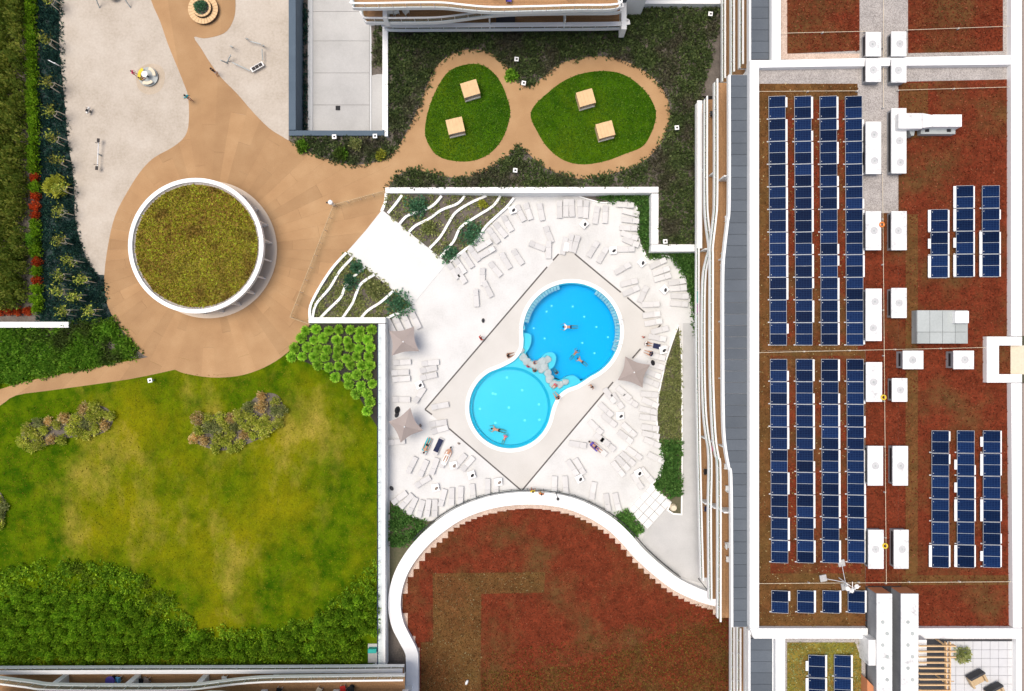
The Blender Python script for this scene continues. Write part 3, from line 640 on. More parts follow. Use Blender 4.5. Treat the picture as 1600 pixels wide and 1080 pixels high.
# ------------------------------------------------------------------ pool court
A_C, A_R = W(893, 518), M(76); B_C, B_R = W(797, 637), M(64)
def ang_px(c, p): return math.atan2(-(p[1] - c[1]), p[0] - c[0])
pool_px = []
a0 = math.atan2(590 - 518, 925 - 893); a1 = math.atan2(530 - 518, 818 - 893) - 2 * math.pi      # circle A counter-clockwise in the picture
for i in range(61): t = a0 + (a1 - a0) * i / 60; pool_px.append((893 + 76 * math.cos(t), 518 + 76 * math.sin(t)))
pool_px += smooth([pool_px[-1], (816, 546), (805, 562), (786, 573), (766, 581)], 5)[1:]
b0 = math.atan2(581 - 637, 766 - 797); b1 = math.atan2(650 - 637, 861 - 797) - 2 * math.pi
for i in range(1, 51): t = b0 + (b1 - b0) * i / 50; pool_px.append((797 + 64 * math.cos(t), 637 + 64 * math.sin(t)))
pool_px += smooth([pool_px[-1], (864, 634), (872, 619), (885, 608), (903, 601), pool_px[0]], 5)[1:-1]
POOL = WL(pool_px, 0)
ar = sum(POOL[i][0] * POOL[(i + 1) % len(POOL)][1] - POOL[(i + 1) % len(POOL)][0] * POOL[i][1] for i in range(len(POOL)))
if ar < 0: POOL = POOL[::-1]
COPE = offset(POOL, -.42, True)
SQ = WL([(885, 384), (1036, 509), (815, 767), (664, 640)], 0)
court = empty('pool_deck'); tag(court, kind='structure')
outer = WL([(590, 296), (1100, 296), (1106, 1060), (590, 1060)], 0)
holed('outer_deck', outer, [SQ], -1.2, 0.0, MT['deck'], court)
holed('inner_deck', offset(SQ, .004 if False else 0, True), [COPE], -1.2, -.003, MT['deck_in'], court)
pool = thing('swimming_pool', 'figure-eight blue swimming pool in the middle of the white deck', 'pool')
holed('coping', COPE, [POOL], -1.2, .05, MT['white'], pool)
holed('wall_lining', offset(POOL, .02, True), [offset(POOL, .10, True)], -1.9, -.16, MT['pool_shallow'], pool)
MB().prism(circ(A_C, A_R + .1, 72), -2.2, -1.5).build('deep_floor', MT['pool_deep'], pool)
MB().prism(circ(B_C, B_R - .05, 72), -2.2, -.62).build('shallow_floor', MT['pool_shallow'], pool)
shelf_px = [(812, 505)] + smooth([(818, 520), (829, 523), (830, 535), (826, 546), (822, 552), (829, 562), (840, 563), (852, 552), (864, 551), (869, 559), (866, 572), (858, 580), (862, 590), (874, 594), (886, 588), (897, 587), (906, 594), (908, 600)], 4) + [(915, 612), (880, 640), (866, 660)]
ring = [(797 + 63 * math.cos(t), 637 + 63 * math.sin(t)) for t in np.linspace(math.atan2(660 - 637, 866 - 797), math.atan2(578 - 637, 770 - 797), 24)]
MB().prism(WL(shelf_px + ring + [(770, 570), (800, 540)], -.3), -2.1, -.3).build('shelf', MT['pool_step'], pool)
holed('basin_shade_ring', circ(B_C, B_R - .03, 72), [circ(B_C, B_R - .34, 72)], -1.2, -.28, surf('basin_shade_tone', [(.25, (.02, .36, .48)), (.75, (.04, .44, .56))], .6, 9, .4, .02), pool)  # darker turquoise ring: the basin wall's shadow put into the colour
MB().prism(POOL, -.13, -.125).build('water', MT['water2'], pool)
for a in np.linspace(0, 6.28, 31)[:-1]:
    pass
for (aa, bb) in ((-25, 62), (105, 172)):        # gutter grates along the deep basin
    for i in range(int((bb - aa) / 4)):
        t0 = R(aa + i * 4 + .3); t1 = R(aa + i * 4 + 3.6)
        q = circ(A_C, A_R - .04, 4, t0, t1, False) + circ(A_C, A_R - .55, 4, t1, t0, False)
        MB().prism(q, -.4, -.11).build('gutter_grate', MT['grate'], pool)
for x, y in [(862, 478), (854, 487), (895, 479), (913, 495), (834, 513), (851, 529), (932, 511), (950, 527), (929, 552), (910, 536)]:
    c = W(x, y, -1.45); MB().disc(c, .11, -1.5, -1.46, 12).build('floor_light', MT['white'], pool)
for x, y in [(792, 590), (770, 615), (774, 616), (816, 610), (750, 639), (795, 637), (842, 632), (843, 656), (820, 657), (774, 661)]:
    c = W(x, y, -.58); MB().disc(c, .14, -.62, -.59, 12).build('floor_light', MT['white'], pool)
# play rocks on the shelf
def rock_mesh(name, r, seed):
    bm = bmesh.new(); bmesh.ops.create_icosphere(bm, subdivisions=2, radius=r); rs = np.random.default_rng(seed)
    for v in bm.verts: v.co *= 1 + rs.uniform(-.22, .22); v.co.z *= .32
    me = bpy.data.meshes.new(name); bm.to_mesh(me); bm.free(); me.materials.append(MT['rock']); return me
RK = [rock_mesh('rock_%d' % i, .5, i) for i in range(5)]
rocks = [(815, 548, .7), (817, 558, .9), (823, 565, 1.0), (831, 570, .9), (839, 571, 1.0), (848, 566, 1.1), (855, 562, .9), (851, 574, 1.0), (846, 579, .8), (856, 583, .9), (859, 592, 1.0), (866, 600, .9), (875, 601, .9), (884, 597, .8), (862, 601, .6), (813, 540, .6)]
for i, (x, y, s) in enumerate(rocks):
    o = link('play_rock', RK[i % 5]); o.location = V(x, y, -.17); o.scale = (s, s, s * .9); o.rotation_euler = (0, 0, i * 1.3)
    tag(o, 'low pale rock in the pool shallows, %s along the rim counted from the top' % ORD[i + 1], 'rock', 'rocks between the two pool basins')
# ladders
def ladder(px, py, rz, lab):
    t = thing('pool_ladder', lab, 'ladder', V(px, py, .05), rz)
    for s in (-.25, .25):
        MB().path([(-.35, s, 0), (-.35, s, .75), (-.2, s, .9), (.05, s, .9), (.2, s, .75), (.25, s, -.9)], .035, 6).build('handrail', MT['metal'], t)
    for z in (-.3, -.6, -.85): MB().box((.25, 0, z), (.1, .5, .04)).build('rung', MT['metal'], t)
ladder(966, 503, math.pi, 'bright pool ladder on the right rim of the deep basin, upper of two')
ladder(964, 536, math.pi + .3, 'bright pool ladder on the right rim of the deep basin, lower of two')
ladder(816, 512, 0, 'bright pool ladder on the left rim of the deep basin')
# slot drains
for i, (p, q) in enumerate([((873, 397), (864, 407)), ((855, 417), (664, 640)), ((664, 640), (675, 648)), ((687, 657), (692, 663)), ((702, 670), (814, 766)), ((816, 766), (958, 597)), ((988, 560), (1001, 545)), ((1020, 522), (1032, 508)), ((898, 397), (970, 457)), ((980, 465), (1007, 488))]):
    a, b = W(*p), W(*q); d = ('upper left', 'left', 'left corner', 'short left', 'lower left', 'lower right', 'short right', 'right corner', 'upper right', 'far upper right')[i]
    o = MB().strip([a, b], .16, -.05, .006 + i * .0004).build('slot_drain', MT['slot']); tag(o, 'thin dark slot drain in the deck, %s side of the pool square' % d, 'drain')

# ---- ramp and sloped planters
T0, T1 = (571, 361), (671, 446)
def tz(px, py):
    dx, dy = T1[0] - T0[0], T1[1] - T0[1]; t = ((px - T0[0]) * dx + (py - T0[1]) * dy) / (dx * dx + dy * dy)
    return (ZG + .02) * (1 - min(max(t, 0), 1)) + .01
def zs(x, y):                                     # the slope height at a plan point
    z = .8
    for _ in range(8): px, py = 800 + x * PXM * H / (H - z), 540 - y * PXM * H / (H - z); z = tz(px, py)
    return z
def slopepts(pts, dz=0): return [W(p[0], p[1], tz(*p) + dz) for p in pts]
rp = MB().prism(slopepts([(597, 328), (622, 348.5), (648, 370), (672, 389.5), (698, 411), (690, 422), (665, 452), (644, 478), (618, 457), (592, 436), (566, 415.5), (541, 395), (571, 361)]), -.6, lambda x, y: zs(x, y) + .03).build('ramp', MT['ramp']); tag(rp, kind='structure')
S1 = [(604, 303), (802, 303), (803, 311), (790, 325), (770, 343), (752, 362), (742, 380), (722, 395), (704, 410), (697, 411), (672, 389.5), (648, 370), (622, 348.5), (597, 328)]
S2 = [(541, 395), (566, 415.5), (592, 436), (618, 457), (644, 478), (634, 486), (620, 492), (606, 498), (484, 500), (487, 480), (500, 455), (520, 424)]
SL = []
for nm, S, lab in (('sloped_bed', S1, 'upper'), ('sloped_bed', S2, 'lower')):
    dens = []
    for i in range(len(S)):
        a, b = S[i], S[(i + 1) % len(S)]
        for q in range(4): dens.append((a[0] + (b[0] - a[0]) * q / 4, a[1] + (b[1] - a[1]) * q / 4))
    bmv = slopepts(dens); SL.append(bmv)
    # a triangulated top so that the slope is followed
    mbx = MB().prism(bmv, -.6, lambda x, y: zs(x, y)); o = mbx.build(nm, MT['soil']); tag(o, kind='structure')
lines1 = [[(628, 305), (617, 320), (606, 333)], [(690, 306), (675, 322), (650, 332), (635, 338), (624, 350)], [(726, 306), (715, 318), (690, 328), (670, 342), (650, 352), (639, 362)], [(760, 306), (735, 317), (712, 332), (700, 350), (688, 370), (671, 388)], [(782, 306), (770, 322), (745, 338), (720, 355), (710, 375), (700, 388), (688, 402)], [(803, 309), (792, 323), (778, 336), (758, 355), (744, 376), (724, 392), (703, 408)]]
lines2 = [[(541, 395), (520, 418), (500, 448), (485, 478), (484, 500)], [(550, 403), (530, 425), (515, 450), (494, 475), (488, 497)], [(570, 417), (555, 430), (540, 447), (532, 465), (515, 482), (500, 497)], [(585, 429), (572, 437), (562, 446), (556, 460), (550, 475), (535, 497)], [(614, 455), (595, 472), (575, 485), (564, 497)], [(643, 479), (632, 486), (615, 492), (603, 498)]]
for ln, lab in ((lines1, 'upper'), (lines2, 'lower')):
    for i, pts in enumerate(ln):
        w = .27; P = slopepts(smooth(pts, 5), .3)
        o = MB().strip(P, w, lambda x, y: zs(x, y) - .25, lambda x, y: zs(x, y) + .32).build('terrace_edging', MT['white'])
        tag(o, 'white curved edging, %s from the path in the %s sloped planter' % (ORD[i + 1], lab), 'edging', 'curved white edgings of the sloped planters')
rg = MB().strip(slopepts(smooth([(603, 302), (602, 315), (596, 330)], 4), .1), .3, ZG - .6, ZG + .1).build('terrace_edging', MT['white']); tag(rg, 'short curved white edging at the top corner of the upper planter', 'edging')
slf = lambda x, y: zs(x, y)
ground_cover('ground_cover', offset(SL[0], 0, True), 330, 0, (.15, .35), (.1, .3), 14, .13, MT['lf_sage'], 'grey-green sparse plants in the upper sloped planter', 'ground cover', zf=slf)
ground_cover('ground_cover', offset(SL[1], 0, True), 420, 0, (.15, .35), (.1, .32), 16, .13, MT['lf_sage'], 'grey-green plants in the lower sloped planter', 'ground cover', zf=slf)
for x, y, r, mt, lab in [(737, 365, 1.5, 'lf_blue', 'large blue-green spreading shrub beside the loungers in the upper planter'), (703, 400, 1.0, 'lf_blue', 'small blue-green shrub at the tip of the upper planter'), (623, 475, 1.7, 'lf_blue', 'large blue-green spreading shrub at the tip of the lower planter'), (673, 358, .9, 'lf_sage', 'yellowish tufted plant in the middle of the upper planter'), (585, 452, 1.0, 'lf_sage', 'sandy-green tufted plant in the middle of the lower planter'), (650, 322, 1.3, 'lf_blue', 'blue-green plants near the wall in the upper planter'), (548, 440, .9, 'lf_blue', 'low blue-green plant near the path in the lower planter'), (755, 320, .45, 'lf_yel', 'tiny yellow-green plant by the wall in the upper planter'), (560, 418, .8, 'lf_blue', 'blue-green plant beside the ramp in the lower planter')]:
    z = tz(x, y); plant(x, y, z, r, .7, mt and MT[mt], lab, 'shrub', int(420 * r), .17)

# ---- beds of the court
E1 = [(905, 303), (1018, 303), (1018, 394), (1093, 394), (1093, 560), (1087, 530), (1083, 487), (1077, 455), (1067, 426), (1056, 409), (1043, 400), (1028, 401), (1015, 406), (1006, 392), (998, 372), (998, 345), (994, 322), (982, 312), (965, 312), (945, 317), (925, 313)]
e1c = smooth([(905, 307), (925, 313), (945, 317), (965, 312), (982, 312), (994, 322), (998, 345), (998, 372), (1006, 392), (1015, 406), (1028, 401), (1043, 400), (1056, 409), (1067, 426), (1077, 455), (1083, 487), (1087, 530), (1089, 560)], 4)
slab('planting_bed', [(905, 303), (1018, 303), (1018, 394), (1093, 394), (1093, 560)] + e1c[::-1], -.3, .12, MT['soil'], kind='structure')
o = MB().strip(WL(e1c, .16), .13, -.1, .18).build('bed_edging', MT['white']); tag(o, 'white wavy edging of the planting bed north-east of the pool', 'edging')
ground_cover('ground_cover', WL([(925, 304), (1016, 304), (1016, 396), (1090, 396), (1090, 545), (1085, 500), (1078, 455), (1067, 424), (1045, 399), (1015, 402), (1000, 372), (1000, 345), (996, 320), (980, 310), (945, 314)], .12), 560, .12, (.2, .5), (.15, .7), 26, .14, MT['lf_green'], 'green bushy planting in the wavy bed north-east of the pool', 'ground cover')
E2 = [(1061, 508), (1065, 560), (1066, 700), (1065, 804), (1052, 803), (1043, 797), (1048, 785), (1018, 757), (1031, 745), (1037, 725), (1035, 705), (1028, 688), (1026, 650), (1028, 622), (1034, 592), (1041, 562), (1050, 535)]
slab('planting_bed', E2, -.3, .12, MT['earth'], kind='structure')
o = MB().strip(WL(E2, .16), .16, -.1, .18, True).build('bed_edging', MT['white']); tag(o, 'white edging round the long narrow bed on the east side of the deck', 'edging')
ground_cover('ground_cover', WL([(1060, 515), (1063, 560), (1062, 690), (1034, 690), (1030, 650), (1032, 620), (1038, 590), (1046, 562), (1053, 540)], .12), 330, .12, (.15, .35), (.06, .25), 22, .11, MT['lf_sage'], 'low grey-green ground cover in the long east bed', 'ground cover')
ground_cover('ground_cover', WL([(1060, 690), (1062, 770), (1040, 775), (1026, 758), (1036, 735), (1038, 712), (1032, 690)], .12), 190, .12, (.25, .5), (.2, .7), 30, .15, MT['lf_green'], 'dark green bushy planting at the lower end of the east bed', 'ground cover')
E3 = [(609, 782), (625, 798), (645, 809), (665, 815), (700, 812), (640, 880), (609, 960)]
slab('planting_bed', E3, -.3, .06, MT['earth'], kind='structure')
ground_cover('ground_cover', WL([(612, 788), (640, 808), (668, 816), (640, 850), (612, 850)], .1), 150, .06, (.2, .5), (.1, .5), 22, .14, MT['lf_green'], 'rough green planting in the lower left corner of the court', 'ground cover')
E4 = [(962, 805), (980, 796), (1004, 828), (994, 838), (975, 822)]
slab('planting_bed', E4, -.3, .1, MT['soil'], kind='structure')
ground_cover('ground_cover', WL(E4, .1), 70, .1, (.2, .45), (.2, .6), 26, .14, MT['lf_green'], 'small triangle of green planting beside the white steps', 'ground cover')
o = MB().disc((0, 0), .42, 0, .35, 9, .3).build('boulder', MT['cream']); o.location = V(1052, 793, .12); tag(o, 'pale cut stone in the lower tip of the east bed', 'stone')
# white steps
st = thing('stone_steps', 'broad pale stone steps between the deck and the service yard', 'steps')
P0, PU, PV = (1018, 757), (30, 28), (-37, 41)
for i in range(4):
    for j in range(4):
        a, b = i / 4, (i + 1) / 4; c, d = j / 4, (j + 1) / 4; g_ = .006
        q = [(P0[0] + PU[0] * s_ + PV[0] * t_, P0[1] + PU[1] * s_ + PV[1] * t_) for s_, t_ in ((a + g_, c + g_), (b - g_, c + g_), (b - g_, d - g_), (a + g_, d - g_))]
        MB().prism(WL(q, .2), -.1, .10 + .12 * i + .002 * j).build('tread_slab', MT['ramp'], st)
# service walk on the east
yard = slab('service_walk', smooth([(1067, 505), (1090, 505)], 1) + [(1096, 912), (1062, 902), (1030, 880), (1003, 845), (1010, 822), (1048, 787), (1046, 800), (1067, 806)], -.2, .014, MT['walk'], kind='structure')
slab('pit_floor', [(604, 960), (640, 960), (640, 1050), (604, 1050)], -.4, .02, MT['soil'], kind='structure')

# ---- parasols
def parasol(cpx, corners, lab):
    z = 2.55; c = V(cpx[0], cpx[1], 3.0); t = thing('parasol', lab, 'parasol', (c.x, c.y, 0), 0, 'square taupe parasols')
    P = [V(p[0], p[1], z) - Vector((c.x, c.y, 0)) for p in corners]; top = Vector((0, 0, 3.05))
    for i in range(4):
        a, b = P[i], P[(i + 1) % 4]; m = MB(); vs_ = [top]; n = 6
        for k_ in range(n + 1):
            u = k_ / n; e = a.lerp(b, u); e = e * (1 - .16 * math.sin(math.pi * u)) ; e.z = z + .02 * math.sin(math.pi * u) ; vs_.append(e)
        m.v = vs_ + [v - Vector((0, 0, .015)) for v in vs_]; k2 = len(vs_)
        m.f = [(0, j, j + 1) for j in range(1, n + 1)] + [(k2, k2 + j + 1, k2 + j) for j in range(1, n + 1)] + [(j, k2 + j, k2 + j + 1, j + 1) for j in range(1, n + 1)]
        m.build('canopy_panel', MT['canopy'], t)
        MB().tube(Vector((0, 0, 2.95)), P[i] - Vector((0, 0, .05)), .02, .015, 6).build('rib', MT['metal'], t)
    MB().tube((0, 0, .05), (0, 0, 3.0), .04, .04, 8).build('pole', MT['metal'], t)
    MB().dome((0, 0, 3.03), .09, .09, .1, 8, 3).build('finial', MT['white'], t)
    MB().box((0, 0, .05), (.9, .9, .1)).build('base_plate', MT['concrete'], t, bevel=.02)
parasol((991, 582), [(977, 557), (1016, 570), (1004, 606), (965, 594)], 'taupe square parasol on the right beside the deep basin')
parasol((630, 534), [(608, 517), (647, 510), (655, 549), (612, 556)], 'taupe square parasol by the left wall below the planter')
parasol((632, 667), [(607, 659), (641, 637), (661, 673), (626, 692)], 'taupe square parasol by the left wall farther down')

# ---- sun loungers
def lounger():
    t = empty('sun_lounger')                       # x: towards the head
    for s in (-1, 1): MB().box((0, s * .29, .24), (1.94, .05, .06)).build('side_rail', MT['lounger'], t)
    for x in (-.85, .8):
        for s in (-1, 1): MB().box((x, s * .27, .105), (.05, .05, .21)).build('leg', MT['metal'], t)
    MB().box((-.36, 0, .295), (1.24, .6, .05)).build('seat', MT['lounger'], t, bevel=.02)
    M4 = Matrix.Translation((.27, 0, .30)) @ Matrix.Rotation(R(-17), 4, 'Y')
    MB().box((.36, 0, .0), (.72, .6, .055), 0, M4).build('backrest', MT['lounger'], t, bevel=.02)
    MB().tube((.62, -.25, .24), (.78, -.25, .42), .015).tube((.62, .25, .24), (.78, .25, .42), .015).build('prop', MT['metal'], t)
    return t
LG = [
 ('below the north wall', [(813, 334, -115), (825, 331, -106), (845, 332, -102), (874, 328, -90), (884, 326, -90), (893, 326, -92), (906, 327, -92), (915, 328, -88), (931, 337, -84), (945, 336, -90)]),
 ('beside the upper planter', [(709, 424, -125), (719, 416, -125), (731, 407, -125), (741, 397, -125), (756, 384, -30), (761, 395, -30), (771, 369, -128), (782, 360, -128), (793, 350, -120)]),
 ('on the open deck above the pool', [(720, 431, -125), (744, 466, -95), (754, 433, -90), (762, 452, -115), (774, 421, -130), (790, 408, -120), (809, 402, -125), (839, 385, -160), (857, 367, -110), (857, 391, -90), (881, 385, -80), (890, 380, -78), (899, 382, -75), (926, 390, -60), (941, 399, -60)]),
 ('against the first lobe of the wavy bed', [(976, 321, 5), (985, 333, 15), (984, 345, 5), (981, 357, 5), (983, 369, 20), (985, 379, 22), (977, 390, 0)]),
 ('against the second lobe of the wavy bed', [(1027, 412, -25), (1032, 424, -20), (1034, 434, -15), (1057, 441, -8), (1058, 451, -5), (1061, 463, 3), (1060, 475, 5)]),
 ('along the upper right drain line', [(972, 420, -30), (982, 442, -15), (985, 455, -22), (1004, 460, -65), (1016, 476, -5), (1017, 492, -8), (1020, 504, -8), (1030, 516, -15), (1026, 528, 10)]),
 ('along the long east bed', [(1029, 542, 10), (1025, 557, 15), (1024, 571, 15), (1019, 584, 20), (1016, 597, 20), (1014, 616, 5), (1015, 629, 25), (1012, 641, 15), (1012, 652, 8), (1015, 668, 5), (1016, 679, 15), (1018, 691, 25), (1024, 715, 25)]),
 ('in the cluster below the right parasol', [(952, 618, 55), (964, 626, 55), (974, 614, 40), (984, 626, 35), (946, 640, 45), (951, 656, 40), (930, 667, 45), (982, 671, 45), (976, 682, 35)]),
 ('in the lower right group', [(940, 686, 35), (949, 694, 38), (936, 702, 40), (902, 694, 10), (990, 708, 38), (980, 716, 42), (972, 723, 48), (965, 732, 50), (1010, 742, 52), (995, 751, 55), (894, 730, 58), (905, 728, 58)]),
 ('above the right end of the railing', [(866, 757, 92), (883, 757, 88), (926, 766, 100), (948, 784, 82), (963, 783, 78)]),
 ('in the lower left fan', [(625, 777, 145), (636, 782, 130), (645, 789, 112), (658, 794, 105), (669, 793, 96), (680, 793, 90), (692, 777, 103), (706, 775, 92), (720, 773, 90), (739, 769, 86), (762, 761, 92), (775, 761, 90)]),
 ('in the lower left inner group', [(644, 726, 115), (662, 731, 112), (679, 728, 108), (695, 717, 115), (667, 697, 115), (685, 697, 115), (661, 752, 150), (719, 720, 130), (731, 724, 130)]),
 ('beside the left wall', [(612, 511, -115), (624, 508, -115), (637, 505, -115), (650, 501, -115), (629, 566, 178), (626, 582, 175), (628, 592, 175), (628, 624, 180), (620, 690, 178)]),
 ('near the left corner of the pool square', [(673, 567, 172), (670, 577, 170), (670, 588, 165), (656, 617, 125), (688, 634, 170), (685, 661, 170), (687, 671, 165)]),
]
lg0 = lounger(); first = True; LPOS = {}
for cl, items in LG:
    for i, (x, y, a) in enumerate(sorted(items, key=lambda q: (q[0], q[1]))):
        o = lg0 if first else copy_tree(lg0); first = False
        o.location = V(x, y, .0); o.rotation_euler = (0, 0, R(-a) + random.uniform(-.04, .04)); LPOS[(x, y)] = o
        tag(o, 'white sun lounger %s, %s from the left' % (cl, ORD[i + 1]), 'sun lounger', 'white sun loungers on the pool deck')
# towels on some of them
def towel(px, py, a, mat, lab, l=1.5, w=.56, z=.325):
    n = 8; m = MB(); b = len(m.v)
    for s, dz in ((1, 0), (1, -.012)):
        for i in range(n + 1):
            for j in range(4):
                x = -l / 2 + l * i / n; y = -w / 2 + w * j / 3; zz = .016 * math.sin(i * 1.7 + j) + max(0, (x - .25)) * .32
                m.v.append(Vector((x, y, zz + dz)))
    for q in range(2):
        for i in range(n):
            for j in range(3): k_ = q * (n + 1) * 4 + i * 4 + j; m.f.append((k_, k_ + 1, k_ + 5, k_ + 4) if q == 0 else (k_, k_ + 4, k_ + 5, k_ + 1))
    o = m.build('towel', mat, None, True); o.location = V(px, py, z + .03); o.rotation_euler = (0, 0, R(-a)); return tag(o, lab, 'towel')
towel(667, 695, 115, MT['turquoise'], 'turquoise towel spread on a lounger at the lower left'); towel(685, 696, 115, MT['navy'], 'navy towel spread on a lounger beside the turquoise one')
towel(697, 716, 115, MT['white'], 'white towel on a lounger below the navy towel'); towel(1026, 541, 12, MT['navy'], 'navy towel on a lounger right of the parasol', .8)
towel(930, 699, 40, MT['purple'], 'violet towel on a lounger in the lower right group', .9); towel(885, 386, -80, MT['offwhite'], 'off-white towel on a lounger above the pool', 1.0)

# ---- side tables with bags
def side_table(px, py, rz, lab, bag):
    t = thing('side_table', 'small white square side table ' + lab, 'table', V(px, py, 0), rz, 'white side tables on the deck')
    MB().box((0, 0, .44), (.82, .82, .05)).build('tabletop', MT['white'], t, bevel=.015)
    for x in (-.32, .32):
        for y in (-.32, .32): MB().box((x, y, .207), (.05, .05, .415)).build('leg', MT['metal'], t)
    b = thing('bag', bag + ' bag on the white side table ' + lab, 'bag', V(px, py, 0) + Vector((.1, -.06, .467)), rz + .6)
    mt = MT[{'grey': 'charcoal', 'dark': 'black', 'brown': 'taupe'}[bag]]
    m = MB().dome((0, 0, 0), .24, .15, .26, 10, 4); m.build('bag_body', mt, b, True)
    MB().path([(-.12, 0, .2), (-.08, 0, .36), (.08, 0, .36), (.12, 0, .2)], .015, 5).build('strap', mt, b)
for px, py, rz, lab, bg_ in [(912, 351, .8, 'below the north wall loungers', 'grey'), (957, 392, .1, 'left of the first bed lobe', 'grey'), (1002, 411, .7, 'where the two bed lobes meet', 'grey'), (1037, 453, .8, 'beside the second bed lobe', 'grey'), (968, 649, .1, 'below the right parasol', 'grey'), (905, 747, .5, 'below the lower right pair', 'grey'), (997, 738, .5, 'near the pale steps', 'dark'), (681, 761, .2, 'in the lower left fan', 'brown'), (737, 741, .3, 'above the railing at lower left', 'dark'), (779, 752, .1, 'near the bottom corner of the pool square', 'brown'), (656, 601, .4, 'on the left deck', 'grey'), (801, 329, .3, 'at the end of the upper planter', 'grey'), (709, 726, .2, 'beside the white towel', 'brown'), (1035, 547, .2, 'beside the navy towel on the right', 'grey')]:
    side_table(px, py, rz, lab, bg_)

# ------------------------------------------------------------------ people
def skin_obj(name, J, E, mat, parent, root=0, sub=1):
    me = bpy.data.meshes.new(name); me.from_pydata([j[0] for j in J], E, []); o = link(name, me, mat, parent)
    m = o.modifiers.new('skin', 'SKIN'); m.use_smooth_shade = True
    sv = me.skin_vertices[0].data
    for i, j in enumerate(J): r = j[1]; sv[i].radius = r if isinstance(r, tuple) else (r, r)
    sv[root].use_root = True
    s = o.modifiers.new('sub', 'SUBSURF'); s.levels = sub; s.render_levels = sub; return o
def body_joints(pose):
    # pelvis, waist, chest, neck base, neck, head
    if pose == 'lie':   sp_ = [(0, 0, .12), (.18, 0, .12), (.40, 0, .14), (.54, 0, .15), (.62, 0, .16), (.74, 0, .18)]
    elif pose == 'swim': sp_ = [(0, 0, 0), (.18, 0, .02), (.40, 0, .04), (.54, 0, .07), (.60, 0, .10), (.72, 0, .14)]
    elif pose == 'sit': sp_ = [(0, 0, .12), (-.03, 0, .32), (-.02, 0, .52), (0, 0, .66), (.02, 0, .73), (.04, 0, .86)]
    else:               sp_ = [(0, 0, .92), (0, 0, 1.1), (0, 0, 1.32), (0, 0, 1.46), (.01, 0, 1.53), (.03, 0, 1.66)]
    rad = [(.15, .12), (.13, .10), (.16, .11), (.09, .08), (.055, .055), (.10, .115)]
    J = [(p, r) for p, r in zip(sp_, rad)]; E = [(i, i + 1) for i in range(5)]
    S = {}
    for s in (-1, 1):
        if pose == 'lie': arm = [(.48, .19 * s, .14), (.24, .30 * s, .11), (.02, .33 * s, .10), (-.07, .33 * s, .10)]; leg = [(-.06, .10 * s, .12), (-.50, .13 * s, .11), (-.92, .14 * s, .08), (-.98, .16 * s, .17)]
        elif pose == 'swim': arm = [(.48, .20 * s, .04), (.62, .40 * s, .0), (.84, .30 * s, -.02), (.93, .26 * s, -.02)]; leg = [(-.06, .10 * s, 0), (-.48, .16 * s, -.06), (-.86, .12 * s, -.10), (-1.0, .11 * s, -.10)]
        elif pose == 'sit': arm = [(0, .20 * s, .62), (.06, .27 * s, .36), (.28, .22 * s, .26), (.36, .2 * s, .24)]; leg = [(.04, .10 * s, .13), (.42, .15 * s, .22), (.74, .13 * s, .06), (.84, .13 * s, .12)]
        else: arm = [(0, .20 * s, 1.40), (.02, .27 * s, 1.12), (.13, .29 * s, .90), (.17, .29 * s, .82)]; leg = [(0, .10 * s, .88), (.05 + .1 * s, .11 * s, .48), (-.03 + .14 * s, .11 * s, .08), (.10 + .14 * s, .12 * s, .05)]
        b = len(J); J += [(arm[0], .06), (arm[1], .045), (arm[2], .034), (arm[3], .032)]; E += [(2, b), (b, b + 1), (b + 1, b + 2), (b + 2, b + 3)]
        h = Vector(arm[3]); d = (h - Vector(arm[2])).normalized(); side = d.cross(Vector((0, 0, 1)));  side = side.normalized() if side.length > .1 else Vector((1, 0, 0))
        for q, (o_, l) in enumerate(((-.030, .070), (-.010, .085), (.010, .080), (.030, .065))):
            k_ = len(J); J += [(tuple(h + side * o_ + d * .045), .009), (tuple(h + side * o_ * 1.2 + d * (.045 + l) + Vector((0, 0, -.015))), .008)]; E += [(b + 3, k_), (k_, k_ + 1)]
        k_ = len(J); J += [(tuple(h - side * .05 * s), .010), (tuple(h - side * .065 * s + d * .05), .008)]; E += [(b + 3, k_), (k_, k_ + 1)]
        b = len(J); J += [(leg[0], .085), (leg[1], .06), (leg[2], .042), (leg[3], .035)]; E += [(0, b), (b, b + 1), (b + 1, b + 2), (b + 2, b + 3)]
        S[s] = (arm, leg)
    return J, E, sp_, S
